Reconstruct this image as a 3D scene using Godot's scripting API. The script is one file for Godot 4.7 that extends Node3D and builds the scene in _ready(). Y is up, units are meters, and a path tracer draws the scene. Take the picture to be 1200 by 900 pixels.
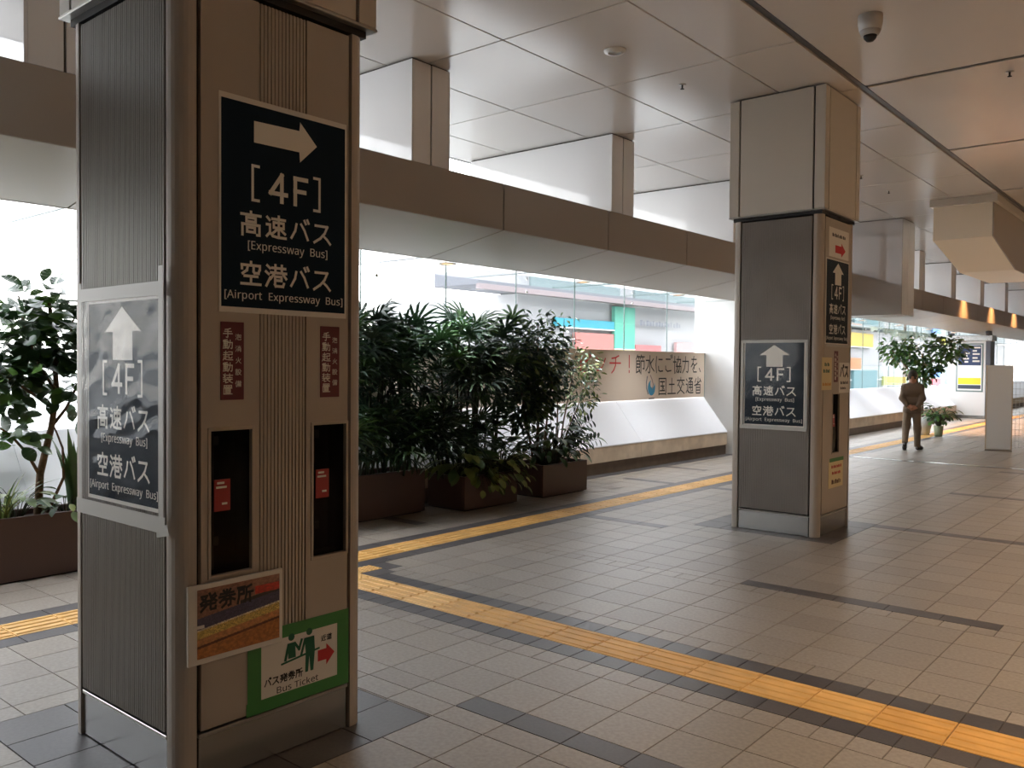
extends Node3D
# A station bus concourse: two clad pillars with paper signs, planters along a glass front, tiled floor with tactile paving.

var EYE := Vector3(0, 1.5613, 0)
var FOCAL := 1007.18
var cam_r: Vector3
var cam_u: Vector3
var cam_f: Vector3
var M := {}
var names_used := {}
var rng := RandomNumberGenerator.new()
var mesh_cache := {}
var stroke_count := 0

# ---------------------------------------------------------------- entry
func _ready() -> void:
	rng.seed = 7
	camera_and_light()
	materials()
	build_floor()
	build_ceiling()
	build_shell()
	build_facade()
	build_beams()
	build_pillars()
	build_signs()
	build_planters()
	build_far_end()
	build_person()
	build_outside()
	build_small_fittings()
	for n in get_children():
		nest(n)


# print belongs to the sheet that carries it
func nest(n: Node) -> void:
	var host: MeshInstance3D = null
	for want in ["print", "plate", "photo_print", "sheet"]:
		for c in n.get_children():
			if host == null and String(c.name) == want:
				host = c
	if host == null:
		return
	for c in n.get_children():
		var s := String(c.name)
		if s.begins_with("character") or s.begins_with("latin") or s.begins_with("printed") or s.begins_with("arrow") or s.begins_with("red_arrow") or s.begins_with("pictogram") or s.begins_with("emblem"):
			var tr: Transform3D = host.transform.affine_inverse() * c.transform
			n.remove_child(c)
			c.transform = tr
			host.add_child(c, true)


func camera_and_light() -> void:
	var yaw := 0.870793
	var pit := -0.0225553
	var rol := 0.00786318
	cam_f = Vector3(cos(pit) * sin(yaw), sin(pit), -cos(pit) * cos(yaw))
	var r := cam_f.cross(Vector3.UP).normalized()
	var u := r.cross(cam_f)
	cam_r = r * cos(rol) + u * sin(rol)
	cam_u = -r * sin(rol) + u * cos(rol)
	var cam := Camera3D.new()
	cam.name = "camera"
	cam.fov = rad_to_deg(2.0 * atan(450.0 / FOCAL))
	cam.near = 0.05
	cam.far = 400.0
	cam.transform = Transform3D(Basis(cam_r, cam_u, -cam_f), EYE)
	add_child(cam)
	var sky_mat := ProceduralSkyMaterial.new()
	sky_mat.sky_top_color = Color(0.95, 0.97, 1.0)
	sky_mat.sky_horizon_color = Color(1.0, 0.99, 0.97)
	sky_mat.ground_horizon_color = Color(0.80, 0.82, 0.84)
	sky_mat.ground_bottom_color = Color(0.62, 0.62, 0.62)
	sky_mat.energy_multiplier = 1.0
	var sky := Sky.new()
	sky.sky_material = sky_mat
	var env := Environment.new()
	env.background_mode = Environment.BG_SKY
	env.sky = sky
	env.background_energy_multiplier = 6.8
	env.tonemap_mode = Environment.TONE_MAPPER_LINEAR
	env.tonemap_exposure = 1.0
	env.sdfgi_enabled = true
	env.ssao_enabled = true
	env.ssil_enabled = true
	var we := WorldEnvironment.new()
	we.name = "world_environment"
	we.environment = env
	add_child(we)


# ---------------------------------------------------------------- helpers
func col(r: float, g: float, b: float) -> Color:
	return Color(r / 255.0, g / 255.0, b / 255.0)


func noise_tex(freq: float, a: Color, b: Color, seed_n := 1, normal := false, size := 256) -> NoiseTexture2D:
	var n := FastNoiseLite.new()
	n.seed = seed_n
	n.frequency = freq
	n.fractal_octaves = 4
	var t := NoiseTexture2D.new()
	t.width = size
	t.height = size
	t.seamless = true
	t.noise = n
	if normal:
		t.as_normal_map = true
		t.bump_strength = 2.0
	else:
		var g := Gradient.new()
		g.set_color(0, a)
		g.set_color(1, b)
		t.color_ramp = g
	return t


func mat(c: Color, rough := 0.6, metal := 0.0, spec := 0.5) -> StandardMaterial3D:
	var m := StandardMaterial3D.new()
	m.albedo_color = c
	m.roughness = rough
	m.metallic = metal
	m.metallic_specular = spec
	return m


func textured(m: StandardMaterial3D, t: Texture2D, scale: float) -> StandardMaterial3D:
	m.albedo_texture = t
	m.uv1_triplanar = true
	m.uv1_world_triplanar = true
	m.uv1_scale = Vector3.ONE * scale
	return m


func leaf_mat(c: Color, back: Color, rough := 0.45) -> StandardMaterial3D:
	var m := mat(c, rough)
	m.backlight_enabled = true
	m.backlight = back
	m.cull_mode = BaseMaterial3D.CULL_DISABLED
	return m


func materials() -> void:
	var speck := noise_tex(0.09, Color(0.86, 0.86, 0.86), Color(1, 1, 1), 3)
	var grime := noise_tex(0.02, Color(0.88, 0.87, 0.86), Color(1, 1, 1), 5)
	M.tiles = []
	for c in [col(158, 149, 138), col(163, 154, 143), col(153, 144, 133), col(160, 150, 137)]:
		M.tiles.append(textured(mat(c, 0.40), speck, 1.6))
	M.darks = []
	for c in [col(86, 82, 82), col(80, 76, 77), col(91, 86, 85)]:
		M.darks.append(textured(mat(c, 0.4), speck, 2.0))
	M.yellows = []
	for c in [col(236, 184, 104), col(231, 178, 98), col(240, 190, 112)]:
		M.yellows.append(textured(mat(c, 0.5), grime, 1.1))
	M.grout = mat(col(92, 86, 80), 0.9)
	M.ceil = mat(col(194, 188, 182), 0.22, 0.0, 0.5)
	M.ceil_groove = mat(col(60, 54, 50), 0.6)
	M.channel = mat(col(84, 84, 90), 0.35, 0.6)
	M.fin = mat(col(230, 228, 228), 0.07, 0.0, 0.8)
	M.fin_polished = mat(col(190, 184, 182), 0.05, 0.45, 0.8)
	M.fascia = mat(col(164, 154, 144), 0.35, 0.1)
	M.soffit = mat(col(140, 127, 102), 0.38)
	M.panel = textured(mat(col(146, 139, 133), 0.42, 0.06), noise_tex(0.01, Color(0.94, 0.94, 0.94), Color(1, 1, 1), 9), 0.7)
	M.plain_panel = mat(col(176, 166, 154), 0.4, 0.1)
	M.upper = mat(col(198, 190, 178), 0.33, 0.05)
	M.steel = mat(col(170, 166, 160), 0.28, 0.85)
	M.post = mat(col(184, 174, 163), 0.45, 0.0)
	M.kick = mat(col(168, 168, 166), 0.22, 0.8)
	M.black = mat(col(26, 25, 24), 0.6)
	M.recess_black = mat(col(12, 12, 13), 0.5)
	M.chrome = mat(col(210, 210, 210), 0.15, 1.0)
	M.wall_white = mat(col(232, 232, 230), 0.5)
	M.sill = mat(col(236, 238, 242), 0.4)
	M.beige = textured(mat(col(230, 213, 188), 0.55), grime, 0.6)
	M.base = textured(mat(col(116, 100, 84), 0.5), grime, 0.8)
	M.dark_wall = mat(col(150, 140, 128), 0.6)
	var glass := mat(Color(0.90, 0.98, 0.97, 0.06), 0.02, 0.0, 0.5)
	glass.transparency = BaseMaterial3D.TRANSPARENCY_ALPHA
	M.glass = glass
	M.seal = mat(col(110, 130, 128), 0.5)
	var smoke := mat(Color(0.01, 0.01, 0.012, 0.6), 0.1, 0.0, 0.15)
	smoke.transparency = BaseMaterial3D.TRANSPARENCY_ALPHA
	M.smoke = smoke
	var film := mat(Color(0.95, 0.98, 1.0, 0.02), 0.06, 0.0, 0.3)
	film.transparency = BaseMaterial3D.TRANSPARENCY_ALPHA
	M.film = film
	M.paper = mat(col(226, 222, 214), 0.5)
	M.navy = mat(col(34, 46, 58), 0.5, 0.0, 0.06)
	M.ink_white = mat(col(230, 226, 216), 0.5)
	M.ink_black = mat(col(30, 28, 28), 0.6)
	M.ink_red = mat(col(196, 44, 48), 0.55)
	M.ink_green = mat(col(20, 92, 66), 0.55)
	M.maroon = mat(col(98, 28, 40), 0.4)
	M.red = mat(col(158, 34, 36), 0.45)
	M.tape_green = mat(col(62, 132, 66), 0.45)
	var tape := mat(Color(0.90, 0.90, 0.88, 0.62), 0.4)
	tape.transparency = BaseMaterial3D.TRANSPARENCY_ALPHA
	M.tape = tape
	M.planter = mat(col(88, 66, 60), 0.4)
	M.soil = textured(mat(col(48, 36, 28), 0.95), speck, 3.0)
	M.bark = textured(mat(col(132, 104, 78), 0.8), noise_tex(0.05, Color(0.6, 0.58, 0.55), Color(1, 1, 1), 11), 2.0)
	M.cane = textured(mat(col(70, 74, 48), 0.7), noise_tex(0.06, Color(0.6, 0.6, 0.55), Color(1, 1, 1), 12), 3.0)
	M.leaf_a = leaf_mat(col(66, 96, 48), Color(0.12, 0.2, 0.05), 0.3)
	M.leaf_b = leaf_mat(col(82, 114, 56), Color(0.16, 0.26, 0.06), 0.3)
	M.leaf_c = leaf_mat(col(52, 80, 50), Color(0.07, 0.12, 0.05), 0.3)
	M.palm_a = leaf_mat(col(42, 68, 44), Color(0.05, 0.11, 0.04))
	M.palm_b = leaf_mat(col(58, 86, 46), Color(0.1, 0.17, 0.05))
	M.palm_c = leaf_mat(col(34, 56, 42), Color(0.04, 0.08, 0.04))
	M.low_a = leaf_mat(col(84, 102, 54), Color(0.06, 0.1, 0.03))
	M.low_b = leaf_mat(col(120, 132, 66), Color(0.1, 0.13, 0.04))


func numbered(base: String) -> String:
	var n: int = names_used.get(base, 0)
	names_used[base] = n + 1
	return base if n == 0 else "%s_%03d" % [base, n]


func thing(called: String, label: String, category: String, at := Vector3.ZERO, turn := 0.0, group := "") -> Node3D:
	var o := Node3D.new()
	o.name = numbered(called)
	add_child(o)
	o.position = at
	o.rotation.y = turn
	o.set_meta("label", label)
	o.set_meta("category", category)
	if group != "":
		o.set_meta("group", group)
	return o


func struct_node(called: String, label: String, category := "structure") -> Node3D:
	var o := Node3D.new()
	o.name = called
	add_child(o)
	o.set_meta("kind", "structure")
	o.set_meta("label", label)
	o.set_meta("category", category)
	return o


func part(called: String, mesh: Mesh, m: Material, parent: Node, at := Vector3.ZERO, turn := Vector3.ZERO) -> MeshInstance3D:
	var o := MeshInstance3D.new()
	o.name = called
	o.mesh = mesh
	o.material_override = m
	o.position = at
	o.rotation = turn
	parent.add_child(o, true)
	return o


func new_st() -> SurfaceTool:
	var st := SurfaceTool.new()
	st.begin(Mesh.PRIMITIVE_TRIANGLES)
	st.set_smooth_group(-1)
	return st


func done(st: SurfaceTool) -> ArrayMesh:
	st.generate_normals()
	return st.commit()


func poly(st: SurfaceTool, pts: Array, centre: Vector3) -> void:
	var a: Vector3 = pts[0]
	var n := Vector3.ZERO
	var mid := Vector3.ZERO
	for i in pts.size():
		var p: Vector3 = pts[i]
		mid += p
		if i > 1:
			var q: Vector3 = pts[i - 1]
			n += (q - a).cross(p - a)
	mid /= pts.size()
	var flip := n.dot(mid - centre) > 0.0
	for i in range(1, pts.size() - 1):
		if flip:
			st.add_vertex(a); st.add_vertex(pts[i + 1]); st.add_vertex(pts[i])
		else:
			st.add_vertex(a); st.add_vertex(pts[i]); st.add_vertex(pts[i + 1])


func quad_to(st: SurfaceTool, a: Vector3, b: Vector3, c: Vector3, d: Vector3, out: Vector3) -> void:
	var n := (b - a).cross(c - a)
	if n.dot(out) > 0.0:
		st.add_vertex(a); st.add_vertex(c); st.add_vertex(b)
		st.add_vertex(a); st.add_vertex(d); st.add_vertex(c)
	else:
		st.add_vertex(a); st.add_vertex(b); st.add_vertex(c)
		st.add_vertex(a); st.add_vertex(c); st.add_vertex(d)


func add_box(st: SurfaceTool, lo: Vector3, hi: Vector3, ch := 0.0) -> void:
	var c := (lo + hi) * 0.5
	var h := (hi - lo) * 0.5
	if ch <= 0.0:
		for ax in 3:
			for s in [-1.0, 1.0]:
				var pts := []
				for k in [[-1, -1], [1, -1], [1, 1], [-1, 1]]:
					var v := Vector3.ZERO
					v[ax] = s * h[ax]
					v[(ax + 1) % 3] = k[0] * h[(ax + 1) % 3]
					v[(ax + 2) % 3] = k[1] * h[(ax + 2) % 3]
					pts.append(c + v)
				poly(st, pts, c)
		return
	ch = minf(ch, minf(h.x, minf(h.y, h.z)) * 0.9)
	for ax in 3:
		var b := (ax + 1) % 3
		var d := (ax + 2) % 3
		for s in [-1.0, 1.0]:
			var pts := []
			for k in [[-1, -1], [1, -1], [1, 1], [-1, 1]]:
				var v := Vector3.ZERO
				v[ax] = s * h[ax]
				v[b] = k[0] * (h[b] - ch)
				v[d] = k[1] * (h[d] - ch)
				pts.append(c + v)
			poly(st, pts, c)
		for s in [-1.0, 1.0]:
			for t in [-1.0, 1.0]:
				var pts := []
				for k in [[0, -1], [0, 1], [1, 1], [1, -1]]:
					var v := Vector3.ZERO
					v[ax] = k[1] * (h[ax] - ch)
					v[b] = s * (h[b] - (ch if k[0] == 0 else 0.0))
					v[d] = t * (h[d] - (0.0 if k[0] == 0 else ch))
					pts.append(c + v)
				poly(st, pts, c)
	for sx in [-1.0, 1.0]:
		for sy in [-1.0, 1.0]:
			for sz in [-1.0, 1.0]:
				poly(st, [c + Vector3(sx * h.x, sy * (h.y - ch), sz * (h.z - ch)), c + Vector3(sx * (h.x - ch), sy * h.y, sz * (h.z - ch)), c + Vector3(sx * (h.x - ch), sy * (h.y - ch), sz * h.z)], c)


func box_mesh(size: Vector3, ch := 0.0) -> ArrayMesh:
	var key := "b%.4f_%.4f_%.4f_%.4f" % [size.x, size.y, size.z, ch]
	if not mesh_cache.has(key):
		var st := new_st()
		add_box(st, -size * 0.5, size * 0.5, ch)
		mesh_cache[key] = done(st)
	return mesh_cache[key]


func box(called: String, lo: Vector3, hi: Vector3, m: Material, parent: Node, ch := 0.0) -> MeshInstance3D:
	return part(called, box_mesh(hi - lo, ch), m, parent, (lo + hi) * 0.5)


# a prism: a polygon in the (a, b) plane swept along the axis from t0 to t1; axis 0: (z, y), axis 1: (x, z), axis 2: (x, y)
func prism_to(st: SurfaceTool, pts: PackedVector2Array, axis: int, t0: float, t1: float) -> void:
	var f := func(p: Vector2, t: float) -> Vector3:
		if axis == 0:
			return Vector3(t, p.y, p.x)
		if axis == 1:
			return Vector3(p.x, t, p.y)
		return Vector3(p.x, p.y, t)
	var dir := Vector3.ZERO
	dir[axis] = 1.0
	var mid2 := Vector2.ZERO
	for p in pts:
		mid2 += p
	mid2 /= pts.size()
	var area := 0.0
	for i in pts.size():
		area += pts[i].cross(pts[(i + 1) % pts.size()])
	var idx := Geometry2D.triangulate_polygon(pts)
	for i in range(0, idx.size(), 3):
		for e in [[t0, -1.0], [t1, 1.0]]:
			var a: Vector3 = f.call(pts[idx[i]], e[0])
			var b: Vector3 = f.call(pts[idx[i + 1]], e[0])
			var c: Vector3 = f.call(pts[idx[i + 2]], e[0])
			if (b - a).cross(c - a).dot(dir * float(e[1])) > 0.0:
				st.add_vertex(a); st.add_vertex(c); st.add_vertex(b)
			else:
				st.add_vertex(a); st.add_vertex(b); st.add_vertex(c)
	for i in pts.size():
		var p := pts[i]
		var q := pts[(i + 1) % pts.size()]
		var n2 := Vector2(q.y - p.y, p.x - q.x) * signf(area)
		var out: Vector3 = f.call(n2, 0.0)
		quad_to(st, f.call(p, t0), f.call(q, t0), f.call(q, t1), f.call(p, t1), out)


func tube_to(st: SurfaceTool, pts: Array, radii: Array, sides := 8) -> void:
	st.set_smooth_group(0)
	var rings := []
	for i in pts.size():
		var p: Vector3 = pts[i]
		var a: Vector3 = pts[maxi(i - 1, 0)]
		var b: Vector3 = pts[mini(i + 1, pts.size() - 1)]
		var d := (b - a).normalized()
		var side := d.cross(Vector3(0.31, 0.12, 0.94)).normalized()
		var up := side.cross(d)
		var ring := []
		for k in sides:
			var an := TAU * k / sides
			var rr: float = radii[i]
			ring.append(p + (side * cos(an) + up * sin(an)) * rr)
		rings.append(ring)
	for i in rings.size() - 1:
		var c: Vector3 = (pts[i] + pts[i + 1]) * 0.5
		for k in sides:
			var k2 := (k + 1) % sides
			poly(st, [rings[i][k], rings[i][k2], rings[i + 1][k2], rings[i + 1][k]], c)
	st.set_smooth_group(-1)
	for e in [0, rings.size() - 1]:
		var inner: Vector3 = pts[1] if e == 0 else pts[pts.size() - 2]
		poly(st, rings[e], inner)


func tube(pts: Array, radii: Array, sides := 8) -> ArrayMesh:
	var st := new_st()
	tube_to(st, pts, radii, sides)
	return done(st)


# profile of (radius, y) pairs turned about y
func lathe(profile: Array, sides := 24) -> ArrayMesh:
	var st := new_st()
	st.set_smooth_group(0)
	var lo: float = profile[0][1]
	var hi: float = profile[profile.size() - 1][1]
	var c := Vector3(0, (lo + hi) * 0.5, 0)
	for i in profile.size() - 1:
		for k in sides:
			var a0 := TAU * k / sides
			var a1 := TAU * (k + 1) / sides
			var r0: float = profile[i][0]
			var r1: float = profile[i + 1][0]
			var y0: float = profile[i][1]
			var y1: float = profile[i + 1][1]
			var p0 := Vector3(cos(a0) * r0, y0, sin(a0) * r0)
			var p1 := Vector3(cos(a1) * r0, y0, sin(a1) * r0)
			var p2 := Vector3(cos(a1) * r1, y1, sin(a1) * r1)
			var p3 := Vector3(cos(a0) * r1, y1, sin(a0) * r1)
			if r0 < 0.0001:
				poly(st, [p0, p2, p3], c)
			elif r1 < 0.0001:
				poly(st, [p0, p1, p2], c)
			else:
				poly(st, [p0, p1, p2, p3], c)
	return done(st)


func to_pixel(p: Vector3) -> Vector2:
	var d := p - EYE
	var z := d.dot(cam_f)
	if z < 0.05:
		return Vector2(-9999, -9999)
	return Vector2(600.0 + d.dot(cam_r) / z * FOCAL, 450.0 - d.dot(cam_u) / z * FOCAL)


# ---------------------------------------------------------------- floor
func rect_sub(r: Rect2, cut: Rect2) -> Array:
	var i := r.intersection(cut)
	if i.size.x < 0.004 or i.size.y < 0.004:
		return [r]
	var out := []
	if i.position.x - r.position.x > 0.01:
		out.append(Rect2(r.position.x, r.position.y, i.position.x - r.position.x, r.size.y))
	if r.end.x - i.end.x > 0.01:
		out.append(Rect2(i.end.x, r.position.y, r.end.x - i.end.x, r.size.y))
	if i.position.y - r.position.y > 0.01:
		out.append(Rect2(i.position.x, r.position.y, i.size.x, i.position.y - r.position.y))
	if r.end.y - i.end.y > 0.01:
		out.append(Rect2(i.position.x, i.end.y, i.size.x, r.end.y - i.end.y))
	return out


func grid_rects(area: Rect2, dx: float, dz: float) -> Array:
	var out := []
	var nx := maxi(1, roundi(area.size.x / dx))
	var nz := maxi(1, roundi(area.size.y / dz))
	for i in nx:
		for k in nz:
			out.append(Rect2(area.position.x + area.size.x * i / nx, area.position.y + area.size.y * k / nz, area.size.x / nx, area.size.y / nz))
	return out


func tile_box(st: SurfaceTool, r: Rect2, y: float) -> void:
	var g := 0.0016
	var ch := 0.0014
	var x0 := r.position.x + g
	var x1 := r.end.x - g
	var z0 := r.position.y + g
	var z1 := r.end.y - g
	var t := [Vector3(x0 + ch, y, z0 + ch), Vector3(x1 - ch, y, z0 + ch), Vector3(x1 - ch, y, z1 - ch), Vector3(x0 + ch, y, z1 - ch)]
	var b := [Vector3(x0, y - 0.006, z0), Vector3(x1, y - 0.006, z0), Vector3(x1, y - 0.006, z1), Vector3(x0, y - 0.006, z1)]
	var c := Vector3((x0 + x1) * 0.5, y - 0.02, (z0 + z1) * 0.5)
	poly(st, t, c)
	for i in 4:
		var k := (i + 1) % 4
		poly(st, [t[i], t[k], b[k], b[i]], c)


# a guiding block with four bars (along x or along z), or one with domes
func tactile_mesh(sx: float, sz: float, kind: String) -> ArrayMesh:
	var key := "t%.3f%.3f%s" % [sx, sz, kind]
	if mesh_cache.has(key):
		return mesh_cache[key]
	var st := new_st()
	tile_box(st, Rect2(-sx * 0.5, -sz * 0.5, sx, sz), 0.0015)
	if kind == "dots":
		for i in 5:
			for k in 5:
				var c := Vector3((i - 2) * sx * 0.19, 0.0, (k - 2) * sz * 0.19)
				var top := []
				var bot := []
				for a in 8:
					var d := Vector3(cos(TAU * a / 8), 0, sin(TAU * a / 8))
					top.append(c + d * 0.007 + Vector3(0, 0.0065, 0))
					bot.append(c + d * 0.012 + Vector3(0, 0.001, 0))
				poly(st, top, c - Vector3(0, 1, 0))
				for a in 8:
					poly(st, [top[a], top[(a + 1) % 8], bot[(a + 1) % 8], bot[a]], c)
	else:
		for i in 4:
			var off := (i - 1.5) * 0.073
			var lx := sx * 0.46 if kind == "x" else 0.0085
			var lz := 0.0085 if kind == "x" else sz * 0.46
			var c := Vector3(0, 0, off) if kind == "x" else Vector3(off, 0, 0)
			var top := [c + Vector3(-lx, 0.0065, -lz), c + Vector3(lx, 0.0065, -lz), c + Vector3(lx, 0.0065, lz), c + Vector3(-lx, 0.0065, lz)]
			var e := 0.005
			var bot := [c + Vector3(-lx - e, 0.001, -lz - e), c + Vector3(lx + e, 0.001, -lz - e), c + Vector3(lx + e, 0.001, lz + e), c + Vector3(-lx - e, 0.001, lz + e)]
			poly(st, top, c - Vector3(0, 1, 0))
			for a in 4:
				poly(st, [top[a], top[(a + 1) % 4], bot[(a + 1) % 4], bot[a]], c)
	mesh_cache[key] = done(st)
	return mesh_cache[key]


func shown_area(r: Rect2) -> float:
	var pts := PackedVector2Array()
	var c := to_pixel(Vector3(r.get_center().x, 0, r.get_center().y))
	if c.x < -20 or c.x > 1220 or c.y < 0 or c.y > 920:
		return 0.0
	if c.x > 88 and c.x < 420 and c.y < 850:
		return 0.0
	for p in [r.position, Vector2(r.end.x, r.position.y), r.end, Vector2(r.position.x, r.end.y)]:
		pts.append(to_pixel(Vector3(p.x, 0, p.y)))
	var a := 0.0
	for i in 4:
		a += pts[i].cross(pts[(i + 1) % 4])
	return absf(a)


func build_floor() -> void:
	var fl := struct_node("floor", "beige tiled concourse floor with dark strips and yellow tactile paving", "floor")
	box("grout_bed", Vector3(-9, -0.2, -7.45), Vector3(52, -0.004, 9), M.grout, fl)
	var T := 0.294
	# x bands: [start, end, split in two along z]
	var xs := []
	var x := 2.967 - T * 40
	while x < 2.8:
		xs.append([x, x + T, false])
		x += T
	xs[xs.size() - 1][1] = 2.967
	xs[xs.size() - 1] = [2.967 - T, 2.967 - 0.147, false]
	xs.append([2.82, 2.967, false])
	for i in 2:
		xs.append([2.967 + T * i, 2.967 + T * (i + 1), false])
	xs.append([3.555, 3.702, true])
	xs.append([3.702, 3.849, true])
	xs.append([3.849, 4.143, false])
	xs.append([4.143, 4.29, true])
	xs.append([4.29, 4.437, true])
	x = 4.437
	for i in 4:
		xs.append([x, x + T, false])
		x += T
	xs.append([x, 5.76, true])
	var bx := 5.76
	while bx < 45.0:
		xs.append([bx, bx + 0.147, false])
		x = bx + 0.147
		for i in 9:
			xs.append([x, x + T, false])
			x += T
		xs.append([x, bx + 2.94, true])
		bx += 2.94
	# z bands
	var zs := [[-6.9, -6.75]]
	var z := -6.75
	zs.append([-6.75, -6.6])
	z = -6.6
	for i in 3:
		zs.append([z, z + 0.3])
		z += 0.3
	zs.append([-5.7, -5.55])
	zs.append([-5.55, -5.25])
	zs.append([-5.25, -5.10])
	z = -5.10
	while z < 7.5:
		zs.append([z, z + 0.3])
		z += 0.3
	var pads := [Rect2(1.325, -4.05, 1.335, 1.35), Rect2(7.60, -4.05, 1.27, 1.35)]
	var bars := [Rect2(2.82, -2.7, 0.147, 3.3), Rect2(5.76, -2.7, 0.147, 1.65), Rect2(8.70, -2.7, 0.147, 1.8), Rect2(11.64, -2.7, 0.147, 1.8), Rect2(14.58, -2.7, 0.147, 1.8),
		Rect2(5.76, -6.75, 0.147, 0.7), Rect2(11.64, -6.75, 0.147, 0.7), Rect2(10.02, -6.45, 0.147, 0.75), Rect2(7.24, -5.1, 0.147, 0.9), Rect2(10.02, -5.1, 0.147, 0.9)]
	var junction := Rect2(3.555, -5.10, 0.955, 0.21)
	var light := []
	var dark := []
	var blocks := []
	for r in pads:
		dark.append_array(grid_rects(r, 0.3, 0.3))
	for r in bars:
		dark.append_array(grid_rects(r, 0.147, 0.3))
	for zb in zs:
		var zr := Vector2(zb[0], zb[1])
		if is_equal_approx(zr.x, -5.55):
			for i in 180:
				var xa := -8.0 + 0.3 * i
				blocks.append([Rect2(xa, zr.x, 0.3, 0.3), "x"])
			continue
		if is_equal_approx(zr.x, -5.7) or is_equal_approx(zr.x, -5.25) or is_equal_approx(zr.x, -6.9):
			for i in 180:
				dark.append(Rect2(-8.0 + 0.3 * i, zr.x, 0.3, zr.y - zr.x))
			continue
		for xb in xs:
			var r := Rect2(xb[0], zr.x, xb[1] - xb[0], zr.y - zr.x)
			if xb[0] > 3.70 and xb[0] < 4.28 and zr.x >= -5.11:
				if zr.x < -4.85:
					continue
				if xb[0] > 3.84 and xb[0] < 4.0:
					blocks.append([r, "z"])
				else:
					dark.append_array(grid_rects(r, 0.3, 0.15))
				continue
			var list := grid_rects(r, 0.3, 0.15) if xb[2] and zr.x > -5.11 and zr.x < 3.0 and absf(xb[0] - 4.0) < 2.0 else [r]
			for cut in pads + bars + [junction]:
				var nxt := []
				for q in list:
					nxt.append_array(rect_sub(q, cut))
				list = nxt
			light.append_array(list)
	for q in [Rect2(3.555, -5.10, 0.147, 0.21), Rect2(4.363, -5.10, 0.147, 0.21), Rect2(3.702, -4.95, 0.147, 0.15), Rect2(4.143, -4.95, 0.22, 0.15)]:
		dark.append(q)
	blocks.append([Rect2(3.849, -5.10, 0.294, 0.3), "dots"])
	blocks.append([Rect2(3.702, -5.10, 0.147, 0.15), "dots"])
	blocks.append([Rect2(4.143, -5.10, 0.22, 0.15), "dots"])
	lay(light, "floor_tile", M.tiles, fl, 0.0)
	lay(dark, "dark_tile", M.darks, fl, 0.0004)
	# tactile blocks
	var list := []
	for b in blocks:
		list.append([shown_area(b[0]), b])
	list.sort_custom(func(a, b): return a[0] > b[0])
	var rest := new_st()
	for i in list.size():
		var b: Array = list[i][1]
		var r: Rect2 = b[0]
		var mesh := tactile_mesh(r.size.x, r.size.y, b[1])
		var at := Vector3(r.get_center().x, 0, r.get_center().y)
		if i < 150:
			var o := part("tactile_block", mesh, M.yellows[rng.randi() % 3], fl, at)
			if i == 0:
				o.set_meta("label", "yellow tactile paving block with raised bars")
		else:
			rest.append_from(mesh, 0, Transform3D(Basis(), at))
	var o2 := part("far_tactile_blocks", rest.commit(), M.yellows[0], fl)
	o2.set_meta("kind", "stuff")


func lay(rects: Array, called: String, mats: Array, parent: Node, y: float) -> void:
	var list := []
	for r in rects:
		list.append([shown_area(r), r])
	list.sort_custom(func(a, b): return a[0] > b[0])
	var rest := []
	for k in mats.size():
		rest.append(new_st())
	for i in list.size():
		var r: Rect2 = list[i][1]
		if i < 295:
			var key := "%s%.3f_%.3f" % [called, r.size.x, r.size.y]
			if not mesh_cache.has(key):
				var st := new_st()
				tile_box(st, Rect2(-r.size * 0.5, r.size), 0.0)
				mesh_cache[key] = done(st)
			part(called, mesh_cache[key], mats[rng.randi() % mats.size()], parent, Vector3(r.get_center().x, y, r.get_center().y))
		else:
			tile_box(rest[rng.randi() % mats.size()], r, y)
	for k in mats.size():
		var o := part("far_" + called + "s", done(rest[k]), mats[k], parent)
		o.set_meta("kind", "stuff")


# ---------------------------------------------------------------- ceiling and shell
func build_ceiling() -> void:
	var H := 4.11
	var c := struct_node("ceiling", "glossy off-white metal panel ceiling with dark joints", "ceiling")
	box("ceiling_slab", Vector3(-9, H + 0.03, -7.6), Vector3(52, H + 0.3, 9), M.ceil_groove, c)
	var zl := [-7.45, -6.76, -5.61, -4.46, -3.31, -2.69]
	var g := 0.006
	for i in 40:
		var x0 := 5.15 - 1.467 * 9 + 1.467 * i
		for k in zl.size() - 1:
			var o := box("ceiling_panel", Vector3(x0 + g, H, zl[k] + g), Vector3(x0 + 1.467 - g, H + 0.03, zl[k + 1] - g), M.ceil, c, 0.003)
	var xl := []
	for i in 20:
		xl.append(8.08 - 2.94 * 6 + 2.94 * i)
	for i in xl.size() - 1:
		for k in 4:
			var z0: float = -2.63 + 2.9 * k
			box("ceiling_panel", Vector3(xl[i] + 0.035, H, z0 + g), Vector3(xl[i + 1] - 0.035, H + 0.03, z0 + 2.9 - g), M.ceil, c, 0.003)
		box("joint_channel", Vector3(xl[i] - 0.03, H + 0.012, -2.63), Vector3(xl[i] + 0.03, H + 0.025, 8.9), M.channel, c)
	box("joint_channel", Vector3(-9, H + 0.012, -2.685), Vector3(50, H + 0.025, -2.64), M.channel, c)


func build_shell() -> void:
	var w := struct_node("wall_back", "plain grey-beige wall closing the concourse behind the viewer", "wall")
	box("wall_face", Vector3(-9.2, -0.1, 8.8), Vector3(52, 4.4, 9.1), M.dark_wall, w)
	w = struct_node("wall_left", "plain grey-beige end wall at the near end of the concourse", "wall")
	box("wall_face", Vector3(-9.3, -0.1, -7.6), Vector3(-9.0, 4.4, 9.1), M.dark_wall, w)
	w = struct_node("wall_right", "plain pale wall at the far end of the concourse", "wall")
	box("wall_face", Vector3(51.8, -0.1, -7.6), Vector3(52.1, 4.4, 9.1), M.wall_white, w)


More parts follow.
